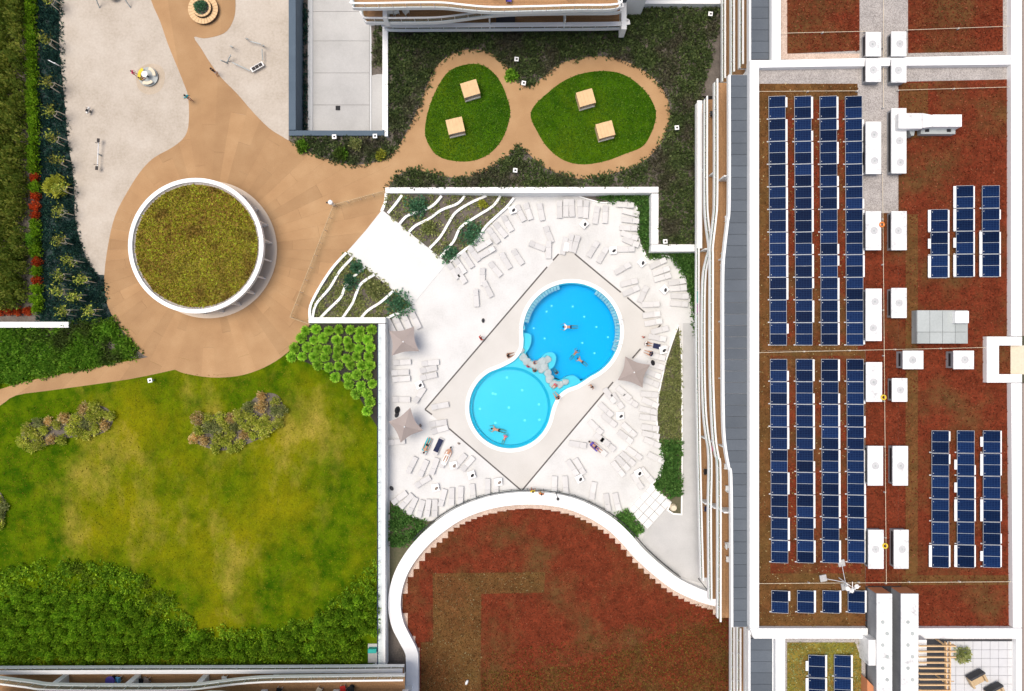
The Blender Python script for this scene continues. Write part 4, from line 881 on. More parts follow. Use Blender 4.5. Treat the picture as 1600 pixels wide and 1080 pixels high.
def person(px, py, z, rz, pose, top, bottom, hair, lab, skin='skin', sc=1.0):
    t = thing('person', lab, 'person', V(px, py, z), rz); t.scale = (sc, sc, sc)
    J, E, sp_, S = body_joints(pose); skin_obj('body', J, E, MT[skin], t)
    hd = Vector(sp_[5]); fwd = {'lie': Vector((.06, 0, .02)), 'swim': Vector((.0, 0, .06)), 'sit': Vector((-.02, 0, .04)), 'stand': Vector((-.02, 0, .04))}[pose]
    MB().dome(hd + fwd, .105, .10, .105, 12, 8, True).build('hair', MT[hair], t, True)
    if top:
        J2 = [(sp_[1], (.15, .12)), (sp_[2], (.185, .135)), (sp_[3], (.11, .10))]; E2 = [(0, 1), (1, 2)]
        for s in (-1, 1):
            arm, leg = S[s]; b = len(J2); a = Vector(arm[0]); e = Vector(arm[1]); J2 += [(tuple(a), .08), (tuple(a.lerp(e, .7)), .065)]; E2 += [(1, b), (b, b + 1)]
        skin_obj('shirt', J2, E2, MT[top], t)
    if bottom:
        J3 = [(tuple(Vector(sp_[0]).lerp(Vector(sp_[1]), .4)), (.155, .125)), (sp_[0], (.165, .135))]; E3 = [(0, 1)]
        for s in (-1, 1):
            arm, leg = S[s]; b = len(J3); a = Vector(leg[0]); e = Vector(leg[1]); J3 += [(tuple(a), .105), (tuple(a.lerp(e, .55)), .085)]; E3 += [(1, b), (b, b + 1)]
        skin_obj('shorts', J3, E3, MT[bottom], t)
    return t
ZWt = -.16
person(300, 158, ZG + .04, 2.2, 'stand', 'turquoise', 'offwhite', 'hair_dark', 'person in a turquoise shirt walking on the tan path beside the sand')
person(340, 117, ZG + .01, 1.0, 'stand', 'black', 'offwhite', 'hair_dark', 'person in a black top standing at the edge of the right sandpit')
person(752, 529, 0, .7, 'stand', 'red', 'charcoal', 'hair_dark', 'person in red and dark clothes standing on the left drain line')
person(793, 556, .0, .3, 'sit', None, 'black', 'hair_dark', 'person in dark swimwear sitting by the left neck of the pool', 'skin_tan')
person(890, 511, ZWt, 3.14, 'swim', 'offwhite', 'navy', 'hair_dark', 'swimmer with a white top in the middle of the deep basin')
person(897, 554, ZWt, .9, 'swim', None, 'teal', 'hair_dark', 'swimmer in the lower part of the deep basin, left one', 'skin_tan', .8)
person(909, 565, ZWt, 2.5, 'swim', None, 'navy', 'hair_dark', 'swimmer in the lower part of the deep basin, right one', 'skin', .85)
person(778, 672, ZWt, 2.9, 'swim', None, 'black', 'hair_dark', 'dark-haired swimmer in the shallow round basin')
person(788, 686, ZWt, 1.2, 'swim', 'pink', None, 'hair_blond', 'child in pink swimming in the shallow round basin', 'skin', .7)
person(834, 567, -.2, .3, 'sit', None, 'purple', 'hair_dark', 'child sitting among the pool rocks near the top', 'skin', .75)
person(825, 573, -.28, 1.3, 'sit', 'pink', None, 'hair_dark', 'child in red-pink sitting on the pool shelf near the rocks', 'skin', .75)
person(836, 580, -.28, 2.0, 'sit', None, 'black', 'hair_dark', 'child in dark swimwear on the shelf between the two basins', 'skin_tan', .85)
person(868, 601, -.2, 4.0, 'sit', 'pink', 'red', 'hair_blond', 'child in red swimwear on the lower rocks of the pool', 'skin', .8)
person(870, 583, -.5, 2.2, 'sit', None, 'navy', 'hair_dark', 'child in the dark water notch beside the rocks', 'skin_tan', .8)
person(872, 622, .05, 2.2, 'sit', None, 'navy', 'hair_dark', 'person sitting on the coping at the right neck of the pool')
person(923, 603, .0, 4.0, 'stand', None, 'black', 'hair_dark', 'person in black shorts standing right of the pool neck')
person(832, 764, .0, 1.7, 'stand', 'yellow', 'red', 'hair_dark', 'person in a yellow shirt at the railing, left one')
person(845, 768, .0, 1.4, 'stand', 'orange_cloth', 'yellow', 'hair_dark', 'person in an orange shirt at the railing, right one')
person(929, 697, .33, R(140), 'lie', 'purple', 'navy', 'hair_dark', 'person in violet lying on a lounger in the lower right group')
person(700, 709, .36, R(65), 'lie', None, 'offwhite', 'hair_dark', 'person lying on the white towel at the lower left')
person(667, 697, .36, R(-115), 'lie', None, 'black', 'hair_dark', 'person lying on the turquoise towel')
person(1008, 537, .33, R(-10), 'sit', 'offwhite', 'black', 'hair_dark', 'person in white sitting by the loungers right of the pool')
person(1017, 553, .33, R(160), 'sit', 'navy', 'navy', 'hair_dark', 'person in navy sitting on a lounger above the right parasol')
person(1004, 527, .0, R(90), 'stand', 'red', 'taupe', 'hair_dark', 'small child in red near the right rim of the deep basin', 'skin', .6)
def bag(px, py, z, mat, lab, s=1.0):
    b = thing('bag', lab, 'bag', V(px, py, z), random.uniform(0, 3)); b.scale = (s, s, s)
    MB().dome((0, 0, 0), .3, .2, .36, 10, 5).build('bag_body', mat, b, True)
    MB().path([(-.15, 0, .28), (-.1, 0, .5), (.1, 0, .5), (.15, 0, .28)], .02, 5).build('strap', mat, b)
bag(755, 501, 0, MT['charcoal'], 'dark bag lying on the open white deck left of the pool', .9)
bag(621, 641, .0, MT['black'], 'large black bag beside the lower left parasol', 1.5); bag(620, 648, 0, MT['charcoal'], 'dark rucksack next to the large black bag', 1.2)
bag(1020, 567, .33, MT['black'], 'black bag on a lounger at the parasol corner', 1.1); bag(657, 665, 0, MT['taupe'], 'small brown bag right of the lower left parasol', .7)
bag(717, 693, 0, MT['taupe'], 'small bag on the deck right of the navy towel', .6); bag(612, 763, 0, MT['charcoal'], 'dark bag by the left wall near the lower bed', 1.0)

# ------------------------------------------------------------------ playground and garden furniture
# round slatted bench with planter
c = V(320, 17, ZG + .04)
rb = thing('round_bench', 'round pale timber bench around a planted pot on the brown pad', 'bench', c)
for i in range(26):
    a0 = 2 * math.pi * i / 26 + .01; a1 = 2 * math.pi * (i + 1) / 26 - .01
    MB().prism(circ((0, 0), 1.62, 3, a0, a1, False) + circ((0, 0), 1.05, 3, a1, a0, False), .4, .46).build('slat', MT['pine'], rb)
for i in range(18):
    a0 = 2 * math.pi * i / 18 + .012; a1 = 2 * math.pi * (i + 1) / 18 - .012
    MB().prism(circ((0, 0), 1.0, 3, a0, a1, False) + circ((0, 0), .78, 3, a1, a0, False), .72, .78).build('back_slat', MT['pine'], rb)
holed('seat_frame', circ((0, 0), 1.55, 40), [circ((0, 0), 1.1, 40)], .0, .39, MT['bark'], rb)
holed('planter_ring', circ((0, 0), .98, 40), [circ((0, 0), .8, 40)], .0, .71, MT['bark'], rb)
MB().disc((0, 0), .79, 0, .62, 30).build('planter_soil', MT['soil'], rb)
shrub('potted_bush', shrub_mesh('potted', .85, .8, 600, .12), c + Vector((0, 0, .6)), MT['lf_blue'], 'round green bush growing in the middle of the round bench', 'bush', None, .85)
# swing with basket
sw = thing('basket_swing', 'grey basket swing on the sand at the top edge', 'swing', V(180, -6, ZG))
for s in (-1, 1):
    for t_ in (-1, 1): MB().tube((s * 1.7, t_ * 1.3, 0), (s * 1.3, 0, 2.3), .06, .06, 8).build('leg', MT['galv'], sw)
MB().tube((-1.45, 0, 2.3), (1.45, 0, 2.3), .07).build('crossbar', MT['galv'], sw)
for x in (-.45, .45):
    for y in (-.3, .3): MB().tube((x, 0, 2.28), (x, y - .1, .6), .015).build('chain', MT['steel'], sw)
P = [(.55 * math.cos(a), .55 * math.sin(a) - .1, .55) for a in np.linspace(0, 2 * math.pi, 25)]
bk = MB().path(P, .06, 6).build('basket_ring', MT['rubber'], sw)
MB().disc((0, -.1), .5, .50, .52, 24).build('basket_net', MT['cream'], bk)
# carousel
cr = thing('carousel', 'round playground carousel on the left sand', 'carousel', V(233, 121, ZG + .01))
MB().disc((0, 0), 1.05, .12, .2, 36).build('platform', MT['galv'], cr)
MB().tube((0, 0, 0), (0, 0, .95), .09).build('post', MT['steel'], cr); MB().disc((0, 0), .34, .9, .96, 20).build('hand_wheel', MT['offwhite'], cr)
for i in range(3):
    a = i * 2.09; q = circ((0, 0), .98, 7, a, a + 1.3, False) + circ((0, 0), .66, 7, a + 1.3, a, False)
    MB().prism(q, .46, .52).build('seat', MT['yellow' if i == 1 else 'cream'], cr)
    MB().tube((.82 * math.cos(a + .65), .82 * math.sin(a + .65), .18), (.82 * math.cos(a + .65), .82 * math.sin(a + .65), .46), .04).build('seat_post', MT['steel'], cr)
o = MB().prism(smooth([W(*p, ZG) for p in [(214, 112), (232, 100), (252, 104), (258, 122), (250, 142), (232, 148), (216, 138)]], 5, True), ZG - .1, ZG + .017).build('shaded_sand', surf('shaded_sand', [(.25, (.36, .29, .21)), (.75, (.56, .47, .37))], .5, 7, .95, .4, .05)); tag(o, kind='structure')  # carousel's shade on the sand, painted as a darker patch
person(214, 118, ZG + .02, 0, 'stand', 'pink', 'pink', 'hair_dark', 'child in bright pink beside the carousel', 'skin', .72)
person(221, 125, ZG + .2, .5, 'sit', 'yellow', 'yellow', 'hair_dark', 'child in yellow sitting on the carousel', 'skin', .7)
# seesaw
ss = thing('seesaw', 'thin grey seesaw with dark seats on the left sand', 'seesaw', V(158, 243, ZG), R(86))
MB().tube((-1.6, 0, .5), (1.6, 0, .62), .055).build('beam', MT['metal'], ss); MB().tube((0, 0, 0), (0, 0, .55), .09).build('pivot', MT['galv'], ss)
for x in (-1.55, 1.45):
    MB().box((x, 0, .65 + .02 * x), (.42, .3, .06)).build('seat', MT['rubber'], ss, bevel=.02); MB().path([(x * .78, -.2, .62), (x * .78, -.18, .9), (x * .78, .18, .9), (x * .78, .2, .62)], .02).build('handle', MT['steel'], ss)
# spring rider
sr = thing('spring_rider', 'small dark spring rider on the left sand', 'spring rider', V(142, 175, ZG), 1.2)
MB().path([(.12 * math.cos(a), .12 * math.sin(a), a * .02) for a in np.linspace(0, 18, 50)], .02, 5).build('spring', MT['steel'], sr)
MB().box((0, 0, .5), (.75, .2, .28)).build('figure', MT['offwhite'], sr, bevel=.06); MB().box((-.05, 0, .67), (.3, .26, .06)).build('seat', MT['black'], sr); MB().tube((.2, -.2, .75), (.2, .2, .75), .02).build('handle', MT['black'], sr)
# balance course
bc = thing('balance_course', 'grey climbing and balance course on the right sand', 'play course', V(385, 98, ZG))
def lw(px, py): a = V(px, py, ZG) - V(385, 98, ZG); return a
for (p, q) in (((355, 97), (367, 93)), ((360, 72), (369, 80)), ((384, 60), (393, 68)), ((410, 72), (418, 78)), ((356, 99), (352, 101))):
    a, b = lw(*p), lw(*q); MB().tube((a.x, a.y, 0), (b.x, b.y, 1.1), .07).build('post', MT['galv'], bc)
for (p, q, z) in (((366, 101), (394, 114), .55), ((394, 68), (410, 72), .5), ((412, 80), (413, 97), .5)):
    a, b = lw(*p), lw(*q); MB().tube((a.x, a.y, z), (b.x, b.y, z), .06).build('balance_beam', MT['galv'], bc)
a = lw(404, 107); fr = MB().box((a.x, a.y, .42), (1.5, .52, .06), R(30)).build('platform_frame', MT['offwhite'], bc)
for k_ in range(3): MB().box((a.x + .42 * (k_ - 1) * math.cos(R(30)), a.y + .42 * (k_ - 1) * math.sin(R(30)), .46), (.38, .36, .05), R(30)).build('rubber_tread', MT['rubber'], fr)
for s in (-1, 1): MB().tube((a.x + s * .6, a.y + s * .35, 0), (a.x + s * .6, a.y + s * .35, .4), .05).build('leg', MT['galv'], bc)
# white sign board
sg = thing('sign_board', 'blank white sign board on two posts at the edge of the sand', 'sign', V(94, 104, ZG), R(-25))
for s in (-1, 1): MB().tube((s * .3, 0, 0), (s * .3, 0, 1.3), .03).build('post', MT['metal'], sg)
MB().box((0, -.05, 1.05), (.85, .05, .6), 0, Matrix.Translation((0, 0, 0))).build('panel', MT['white'], sg)
# timber pods on the oval lawns
def pod(px, py, rz, lab):
    t = thing('garden_pod', lab, 'garden pod', V(px, py, ZG + .05), rz, 'timber pods on the oval lawns')
    for i in range(5): MB().box((-.72 + .36 * i, .08, 1.16 + .012 * (2 - abs(i - 2))), (.35, 1.6, .06)).build('roof_plank', MT['pine'], t)
    for s in (-1, 1):
        for k_ in range(4): MB().box((s * .85, -.54 + .39 * k_, .66), (.06, .38, .92)).build('side_plank', MT['pine'], t)
    MB().box((0, .76, .66), (1.62, .06, .92)).build('back_panel', MT['pine'], t)
    MB().box((0, .1, .34), (1.62, 1.2, .06)).build('seat_deck', MT['peg'], t); MB().box((0, .1, .43), (1.55, 1.1, .1)).build('cushion', MT['offwhite'], t, bevel=.03)
    MB().box((0, 0, .14), (1.75, 1.6, .12)).build('plinth', MT['peg'], t); MB().box((0, -.76, .27), (1.7, .05, .2)).build('front_rail', MT['offwhite'], t)
for px, py, rz, lab in [(736, 146, 17, 'pale timber garden pod, upper one on the small oval lawn'), (713, 203, 13, 'pale timber garden pod, lower one on the small oval lawn'), (914, 160, 16, 'pale timber garden pod, upper one on the large oval lawn'), (944, 209, 15, 'pale timber garden pod, lower one on the large oval lawn')]:
    pod(px, py, R(rz), lab)
# garden lamps
def lamp(px, py, lab, z=ZG):
    t = thing('garden_lamp', 'small white square garden lamp ' + lab, 'lamp', V(px, py, z), random.uniform(-.2, .2), 'square garden lamps')
    MB().box((0, 0, .35), (.16, .16, .7)).build('post', MT['metal'], t); MB().box((0, 0, .74), (.46, .46, .08)).build('cap', MT['white'], t); MB().box((0, 0, .64), (.3, .3, .1)).build('lens', MT['black'], t)
    MB().box((.02, 0, .785), (.22, .2, .01)).build('inset', MT['charcoal'], t)
for px, py, lab in [(807, 97, 'in the dark bed above the loop neck'), (818, 134, 'at the neck of the garden loop'), (1055, 203, 'right of the large oval lawn'), (805, 269, 'below the neck of the garden loop'), (1107, 27, 'in the top right corner of the dark bed'), (240, 594, 'on the big lawn below the plaza'), (525, 217, 'under the middle of the driveway wall'), (588, 216, 'under the right end of the driveway wall'), (1037, 379, 'in the lower corner of the dark bed'), (588, 1036, 'at the lower right corner of the lawn')]:
    lamp(px, py, lab)
o = slab('utility_pad', rect(575, 1006, 590, 1036), ZG - .2, ZG + .06, MT['concrete']); tag(o, 'small concrete utility pad in the lower right corner of the lawn', 'pad')
bx = MB().box((0, 0, .3), (.9, .45, .6)).build('utility_box', MT['teal'], None, bevel=.03); bx.location = V(583, 1014, ZG + .06); tag(bx, 'dull green utility box on the concrete pad', 'utility box')
# glass fence on the plaza
gf = thing('glass_fence', 'glass fence with a thin metal rail between the plaza and the sloped planters', 'fence')
pts = [(484, 507), (453, 496), (521, 320), (601, 298)]
for i in range(3):
    a, b = V(*pts[i], ZG + 1.1), V(*pts[i + 1], ZG + 1.1); n = max(1, round((b - a).length / 1.5))
    MB().tube(a, b, .035, .035, 6).build('top_rail', MT['tan_cloth'], gf)
    for k_ in range(n):
        p = a.lerp(b, (k_ + .02) / n); q = a.lerp(b, (k_ + .98) / n); MB().strip([(p.x, p.y), (q.x, q.y)], .02, ZG + .1, ZG + 1.05).build('glass_panel', MT['glass_clear'], gf)
        MB().tube((p.x, p.y, ZG), (p.x, p.y, ZG + 1.05), .025, .025, 6).build('post', MT['metal'], gf)
gp = thing('gate_post', 'round-topped white gate post at the corner of the glass fence', 'post', V(521, 320, ZG + .04))
MB().tube((0, 0, 0), (0, 0, 1.3), .16, .16, 12).build('shaft', MT['white'], gp); MB().dome((0, 0, 1.3), .26, .26, .16, 12, 4).build('cap', MT['white'], gp); MB().box((-.32, 0, 1.1), (.3, .12, .25)).build('latch_box', MT['black'], gp)
# balustrade on the lawn side of the long wall
lb = thing('glass_balustrade', 'thin glass balustrade with dark rail on the long wall beside the lawn', 'balustrade')
for k_ in range(26):
    y0 = 507 + k_ * 20.7; a, b = W(590, y0, ZW + .9), W(590, y0 + 20.2, ZW + .9)
    MB().strip([a, b], .02, ZG, ZW + .86).build('glass_panel', MT['glass'], lb); MB().strip([(a[0] + .01, a[1]), (a[0] + .01, a[1] - .06)], .05, ZG, ZW + .87).build('post', MT['metal'], lb)
a, b = W(590, 507, ZW + .9), W(590, 1045, ZW + .9); MB().strip([a, b], .09, ZW + .87, ZW + .92).build('top_rail', MT['navy'], lb)

# ------------------------------------------------------------------ round pavilion
pv = thing('round_pavilion', 'round white pavilion with a planted olive roof on the tan plaza', 'pavilion', (PCEN[0], PCEN[1], 0))
RO = 7.1
holed('roof_rim', circ((0, 0), RO, 96), [circ((0, 0), RO - .42, 96)], 4.1, 4.62, MT['white'], pv)
holed('gutter', circ((0, 0), RO - .42, 96), [circ((0, 0), RO - .66, 96)], 4.12, 4.38, MT['gravel'], pv)
MB().disc((0, 0), RO - .66, 4.12, 4.44, 96).build('planted_roof', MT['sedum_olive'], pv)
P = sample(circ((0, 0), RO - .68, 48), 16000); n = len(P)
o = leaves('roof_planting', [(np.column_stack([P, np.full(n, 4.44)]), np.column_stack([rng.normal(size=(n, 2)) * .7, np.full(n, .7)]), .10 + .10 * rng.random(n), np.full(n, 1.3), np.clip(.5 * rng.random(n) + .5 * rng.random(n), 0, 1))], MT['lf_sedum'], pv); o['kind'] = 'stuff'
MB().disc((0, 0), 7.5, ZG - .3, ZG + .12, 96).build('plinth', surf('pale_stone', [(.25, (.62, .50, .38)), (.75, (.74, .62, .50))], .5, 12, .8, .05), pv)
for i in range(22):
    a = 2 * math.pi * (i + .35) / 22; ca, sa = math.cos(a), math.sin(a)
    MB().box((6.85 * ca, 6.85 * sa, 2.93), (.42, .14, 2.36), a).build('column', MT['white'], pv)
holed('core_wall', circ((0, 0), 4.2, 48), [circ((0, 0), 3.9, 48)], ZG + .1, 4.12, MT['white'], pv)
for i in range(6):
    a = 2 * math.pi * i / 6; MB().box((4.22 * math.cos(a), 4.22 * math.sin(a), 2.75), (.06, 1.1, 2.05), a).build('door', MT['window'], pv)
#PART3
# ------------------------------------------------------------------ low round building with the red roof
lbd = thing('low_round_building', 'low building with a curved white parapet and red planted roof', 'building')
ZQ = .9
cur = smooth([(1120, 938), (1095, 931), (1060, 915), (1030, 893), (1000, 866), (975, 838), (950, 816), (915, 796), (880, 784), (840, 779), (800, 780), (760, 787), (720, 802), (685, 825), (655, 853), (632, 885), (620, 915), (616, 945), (621, 975), (633, 1000), (642, 1018), (644, 1035), (644, 1100)], 5)
CUR = WL(cur, ZQ)
MB().prism(WL(cur + [(1175, 1100), (1175, 938)], ZQ), -3, .25).build('roof_slab', MT['gravel_pink'], lbd)
MB().strip(CUR, 1.38, -1.0, ZQ).build('parapet', MT['white'], lbd)
inner = [(c_[0], c_[1]) for c_ in offset(cur, -14 if False else 14)]
top = []
for x in range(646, 1140, 9):
    ys = [p[1] for p in smooth(cur[:70], 1) if False]
def cur_y(x):           # upper branch of the parapet curve at picture column x
    best = None
    for i in range(len(cur) - 1):
        (xa, ya), (xb, yb) = cur[i], cur[i + 1]
        if (xa - x) * (xb - x) <= 0 and abs(xa - xb) > 1e-6:
            y = ya + (yb - ya) * (x - xa) / (xb - xa)
            if y < 945: best = y if best is None else min(best, y)
    return 945 if best is None else best
mat_px = [(656, 1100), (656, 1012), (649, 1012), (649, 994), (637, 994), (637, 958), (629, 958), (629, 928), (637, 928), (637, 902)]
x = 637; prev = 902
while x < 1128:
    w_ = 9 if x < 760 or x > 880 else 14
    ya, yb = cur_y(x - 1), cur_y(x + w_ + 1)
    y = max(ya, yb) + (20 if x < 700 else 16)
    if x < 660: y = max(y, 902 - (x - 637) * 1.4)
    mat_px += [(x, y), (x + w_, y)]; x += w_
mat_px += [(1139, mat_px[-1][1]), (1139, 1100)]
slab('planted_mat', mat_px, .2, .31, MT['sedum_red'], lbd)
br = [(676, 896), (852, 894), (850, 926), (752, 928), (751, 1048), (752, 1098), (658, 1098), (658, 1004), (677, 1002)]
slab('planted_mat', br, .2, .335, MT['sedum_brown'], lbd)
for poly, n_, mt, ex in ((mat_px, 15000, 'lf_red_sedum', [WL(br, .3)]), (br, 8000, 'lf_br_sedum', []), ([(752, 1050), (900, 1040), (1138, 960), (1138, 1098), (752, 1098)], 14000, 'lf_olive_sedum', []), ([(752, 1020), (900, 1000), (1138, 930), (1138, 1098), (752, 1098)], 7000, 'lf_olive_sedum', [])):
    P = sample(WL(poly, .32), n_, ex); n = len(P)
    o = leaves('roof_planting', [(np.column_stack([P, np.full(n, .32)]), np.column_stack([rng.normal(size=(n, 2)), np.full(n, .6)]), .05 + .08 * rng.random(n), np.full(n, 1.4), rng.random(n))], MT[mt], lbd); o['kind'] = 'stuff'
slab('gravel_strip', rect(1139.5, 985, 1160, 1100), .2, .30, MT['gravel'], lbd)
# black railing along the deck side of the parapet
rl = thing('metal_railing', 'thin black metal railing along the curved parapet below the loungers', 'railing')
rc_ = [p for p in cur if p[1] < 912 and p[0] > 652]; RC = offset(WL(rc_, .5), 1.0); RC2 = offset(WL(rc_, .5), -1.0)
if sum(p[1] for p in RC2) > sum(p[1] for p in RC): RC = RC2
MB().path([(p[0], p[1], 1.0) for p in RC], .05, 6).build('top_rail', MT['steel'], rl)
MB().path([(p[0], p[1], .25) for p in RC], .02, 5).build('bottom_rail', MT['steel'], rl)
acc = 0; last = RC[0]; npost = 0
for i in range(1, len(RC)):
    acc += math.dist(RC[i], RC[i - 1])
    if acc > 1.25: acc = 0; MB().tube((RC[i][0], RC[i][1], 0), (RC[i][0], RC[i][1], 1.0), .025, .025, 6).build('post', MT['steel'], rl)
for i in range(0, len(RC) - 1):
    MB().strip([RC[i], RC[i + 1]], .012, .3, .92).build('infill_panel', MT['glass_clear'], rl)
def lamp_post(px, py, h, lab):
    t = thing('lamp_post', lab, 'lamp post', V(px, py, .0)); MB().tube((0, 0, 0), (0, 0, h), .05, .035, 8).build('pole', MT['steel'], t); MB().disc((0, 0), .17, h, h + .12, 12).build('lamp_head', MT['steel'], t)
lamp_post(868, 767, 4.0, 'slim black lamp post at the railing right of the yellow and orange people')
lamp_post(1091, 904, 4.2, 'slim black lamp post at the right end of the railing')
bd = MB().tube((-.2, 0, .05), (.2, .1, .08), .12, .06, 8).dome((.0, .05, .1), .32, .16, .16, 10, 4, True).build('seagull', MT['white'], None, True); bd.location = V(730, 1066, .45); bd.rotation_euler = (0, 0, 1.1); tag(bd, 'white bird resting on the brown planted roof', 'bird')

# ------------------------------------------------------------------ apartment buildings with balconies
def balcony(parent, rail, back, z, deck_mat, cap=.17, panel=1.35):
    """rail: plan polyline of the front edge in metres; back: list of plan points closing the slab behind it"""
    sl = MB().prism(rail + back, z - .32, z - .012).build('balcony_slab', MT['white'], parent)
    ins = offset(rail, .12); ins2 = offset(rail, -.12); cx = sum(p[0] for p in back) / len(back); cy = sum(p[1] for p in back) / len(back)
    if math.dist(ins2[len(rail) // 2], (cx, cy)) < math.dist(ins[len(rail) // 2], (cx, cy)): ins = ins2
    MB().prism(ins + back, z - .1, z + eps()).build('deck_floor', deck_mat, sl)
    MB().strip(rail, .10, z - .34, z + .16).build('fascia', MT['white'], sl)
    MB().strip(rail, cap, z + 1.0, z + 1.06).build('top_rail', MT['white'], sl)
    # glass panels of even length along the line
    L = [0.0]
    for i in range(1, len(rail)): L.append(L[-1] + math.dist(rail[i], rail[i - 1]))
    n = max(1, round(L[-1] / panel))
    def at(d):
        for i in range(1, len(L)):
            if d <= L[i] + 1e-9: t = (d - L[i - 1]) / max(L[i] - L[i - 1], 1e-9); return (rail[i - 1][0] + (rail[i][0] - rail[i - 1][0]) * t, rail[i - 1][1] + (rail[i][1] - rail[i - 1][1]) * t)
        return rail[-1]
    for k_ in range(n):
        a, b = at(L[-1] * (k_ + .03) / n), at(L[-1] * (k_ + .97) / n); MB().strip([a, b], .02, z + .2, z + .98).build('glass_panel', MT['glass'], sl)
        MB().box((a[0], a[1], z + .58), (.05, .05, .84)).build('rail_post', MT['metal'], sl)
    return sl
def chair(loc, rz, mat, lab):
    t = thing('terrace_chair', lab, 'chair', loc, rz)
    MB().box((0, 0, .43), (.55, .55, .08)).build('seat', mat, t, bevel=.02); MB().box((-.26, 0, .72), (.07, .55, .52)).build('backrest', mat, t, bevel=.02)
    for x in (-.22, .22):
        for y in (-.22, .22): MB().box((x, y, .195), (.05, .05, .39)).build('leg', MT['metal'], t)
def tabl(loc, rz, mat, lab, r=.45):
    t = thing('terrace_table', lab, 'table', loc, rz); MB().disc((0, 0), r, .70, .74, 20).build('tabletop', mat, t); MB().tube((0, 0, .03), (0, 0, .7), .04).build('stem', MT['steel'], t); MB().disc((0, 0), .25, 0, .03, 16).build('foot', MT['steel'], t)

eb = thing('apartment_block', 'large flat-roofed white apartment block with solar panels and wavy balconies on the right', 'building')
XF = 22.05
yN, yS = W(0, 99, 13.6)[1], W(0, 992, 13.6)[1]; XE = W(1597, 0, 13.6)[0]
MB().box(((XF + XE) / 2, (yN + yS) / 2, (ZR - 3) / 2), (XE - XF, yN - yS, ZR + 3)).build('wall', MT['white'], eb)
xnw = W(1206, 0, 13.6)[0]
MB().box(((xnw + XE) / 2, (yN + 45) / 2 + .01, (ZR - 3) / 2), (XE - xnw, 45 - yN, ZR + 3 - .02)).build('wall', MT['white'], eb)
xsw = W(1211, 0, 13.6)[0]
MB().box(((xsw + XE) / 2, (yS - 45) / 2 - .01, (ZR - 3) / 2), (XE - xsw, 45 + yS, ZR + 3 - .04)).build('wall', MT['white'], eb)
F = {1: [(1092, 157), (1092, 300), (1092, 390), (1092, 560), (1094, 700), (1096, 790), (1099, 908)],
     2: [(1105, 150), (1105, 300), (1107, 345), (1112, 385), (1108, 402), (1102, 440), (1101, 560), (1103, 640), (1107, 680), (1111, 705), (1112, 740), (1111, 800), (1112, 942)],
     3: [(1121, 123), (1121, 300), (1119, 340), (1114, 385), (1114, 410), (1114, 560), (1116, 640), (1119, 690), (1123, 715), (1126, 745), (1126, 972)]}
for k_ in (1, 2, 3):
    rail = WL(smooth(F[k_], 4), 3.2 * k_ + 1.03); balcony(eb, rail, [(XF + .01, rail[-1][1]), (XF + .01, rail[0][1])], 3.2 * k_, MT['brown_deck_v'], .16)
    if k_ == 1: MB().strip(WL([(1093.5, 157), (1093.5, 388)], 4.3), .5, 4.02, 4.29).build('parapet_cap', MT['white'], eb)
    for j, yp in enumerate([268, 396, 495, 586, 693, 795]):
        yy = W(0, yp + (k_ - 2) * 7, 3.2 * k_ + 2)[1]; MB().box((XF - 1.0, yy + k_ * .01, 3.2 * k_ + .95), (1.9, .14, 1.9)).build('balcony_partition', MT['white'], eb)
for fl in range(4):
    for j in range(22):
        yy = yN - 1.4 - j * (yN - yS - 2.2) / 22; w_ = MB().box((XF - .03, yy, 3.2 * fl + 1.25), (.08, 1.55, 2.2)).build('window', MT['window'], eb); MB().box((XF - .05, yy, 3.2 * fl + 1.25), (.1, .06, 2.24)).build('window_frame', MT['metal'], w_)
# grey roof strip over the top balconies, panel by panel
edge = smooth([(1140, 117), (1140, 310), (1137, 350), (1133, 385), (1130, 430), (1130, 560), (1131, 660), (1134, 700), (1139, 730), (1143, 760), (1144, 980)], 6)
def edge_x(y):
    for i in range(len(edge) - 1):
        if edge[i][1] <= y <= edge[i + 1][1]: t = (y - edge[i][1]) / max(edge[i + 1][1] - edge[i][1], 1e-6); return edge[i][0] + t * (edge[i + 1][0] - edge[i][0])
    return edge[-1][0]
def strip_roof(y0, y1, xl, xr, step=17.8, parent=eb):
    y = y0
    while y < y1 - 2:
        y2 = min(y + step, y1); q = [(xl(y + .25) + 1.6, y + .25), (xr, y + .25), (xr, y2 - .25), (xl(y2 - .25) + 1.6, y2 - .25)]
        slab('roof_panel', q, 12.7, 12.9, MT['grey_panel'], parent); y = y2
strip_roof(117, 980, edge_x, 1172.5)
MB().prism(WL([(p[0] + 1.5, p[1]) for p in edge] + [(1173, 980), (1173, 117)], 12.7), 12.45, 12.69).build('roof_soffit', MT['white'], eb)
MB().strip(WL(edge, 12.95), .2, 12.4, 12.97).build('roof_fascia', MT['white'], eb)
strip_roof(-60, 93, lambda y: 1172, 1206); strip_roof(998, 1110, lambda y: 1171, 1212)
MB().prism(WL([(1172, -60), (1207, -60), (1207, 96), (1172, 96)], 12.7), 12.3, 12.68).build('roof_soffit', MT['white'], eb); MB().prism(WL([(1171, 997), (1213, 997), (1213, 1110), (1171, 1110)], 12.7), 12.3, 12.67).build('roof_soffit', MT['white'], eb)
MB().strip(WL([(1172, -60), (1172, 96)], 12.95), .18, 12.3, 12.96).build('roof_fascia', MT['white'], eb); MB().strip(WL([(1171, 985), (1171, 1110)], 12.95), .18, 12.3, 12.965).build('roof_fascia', MT['white'], eb)
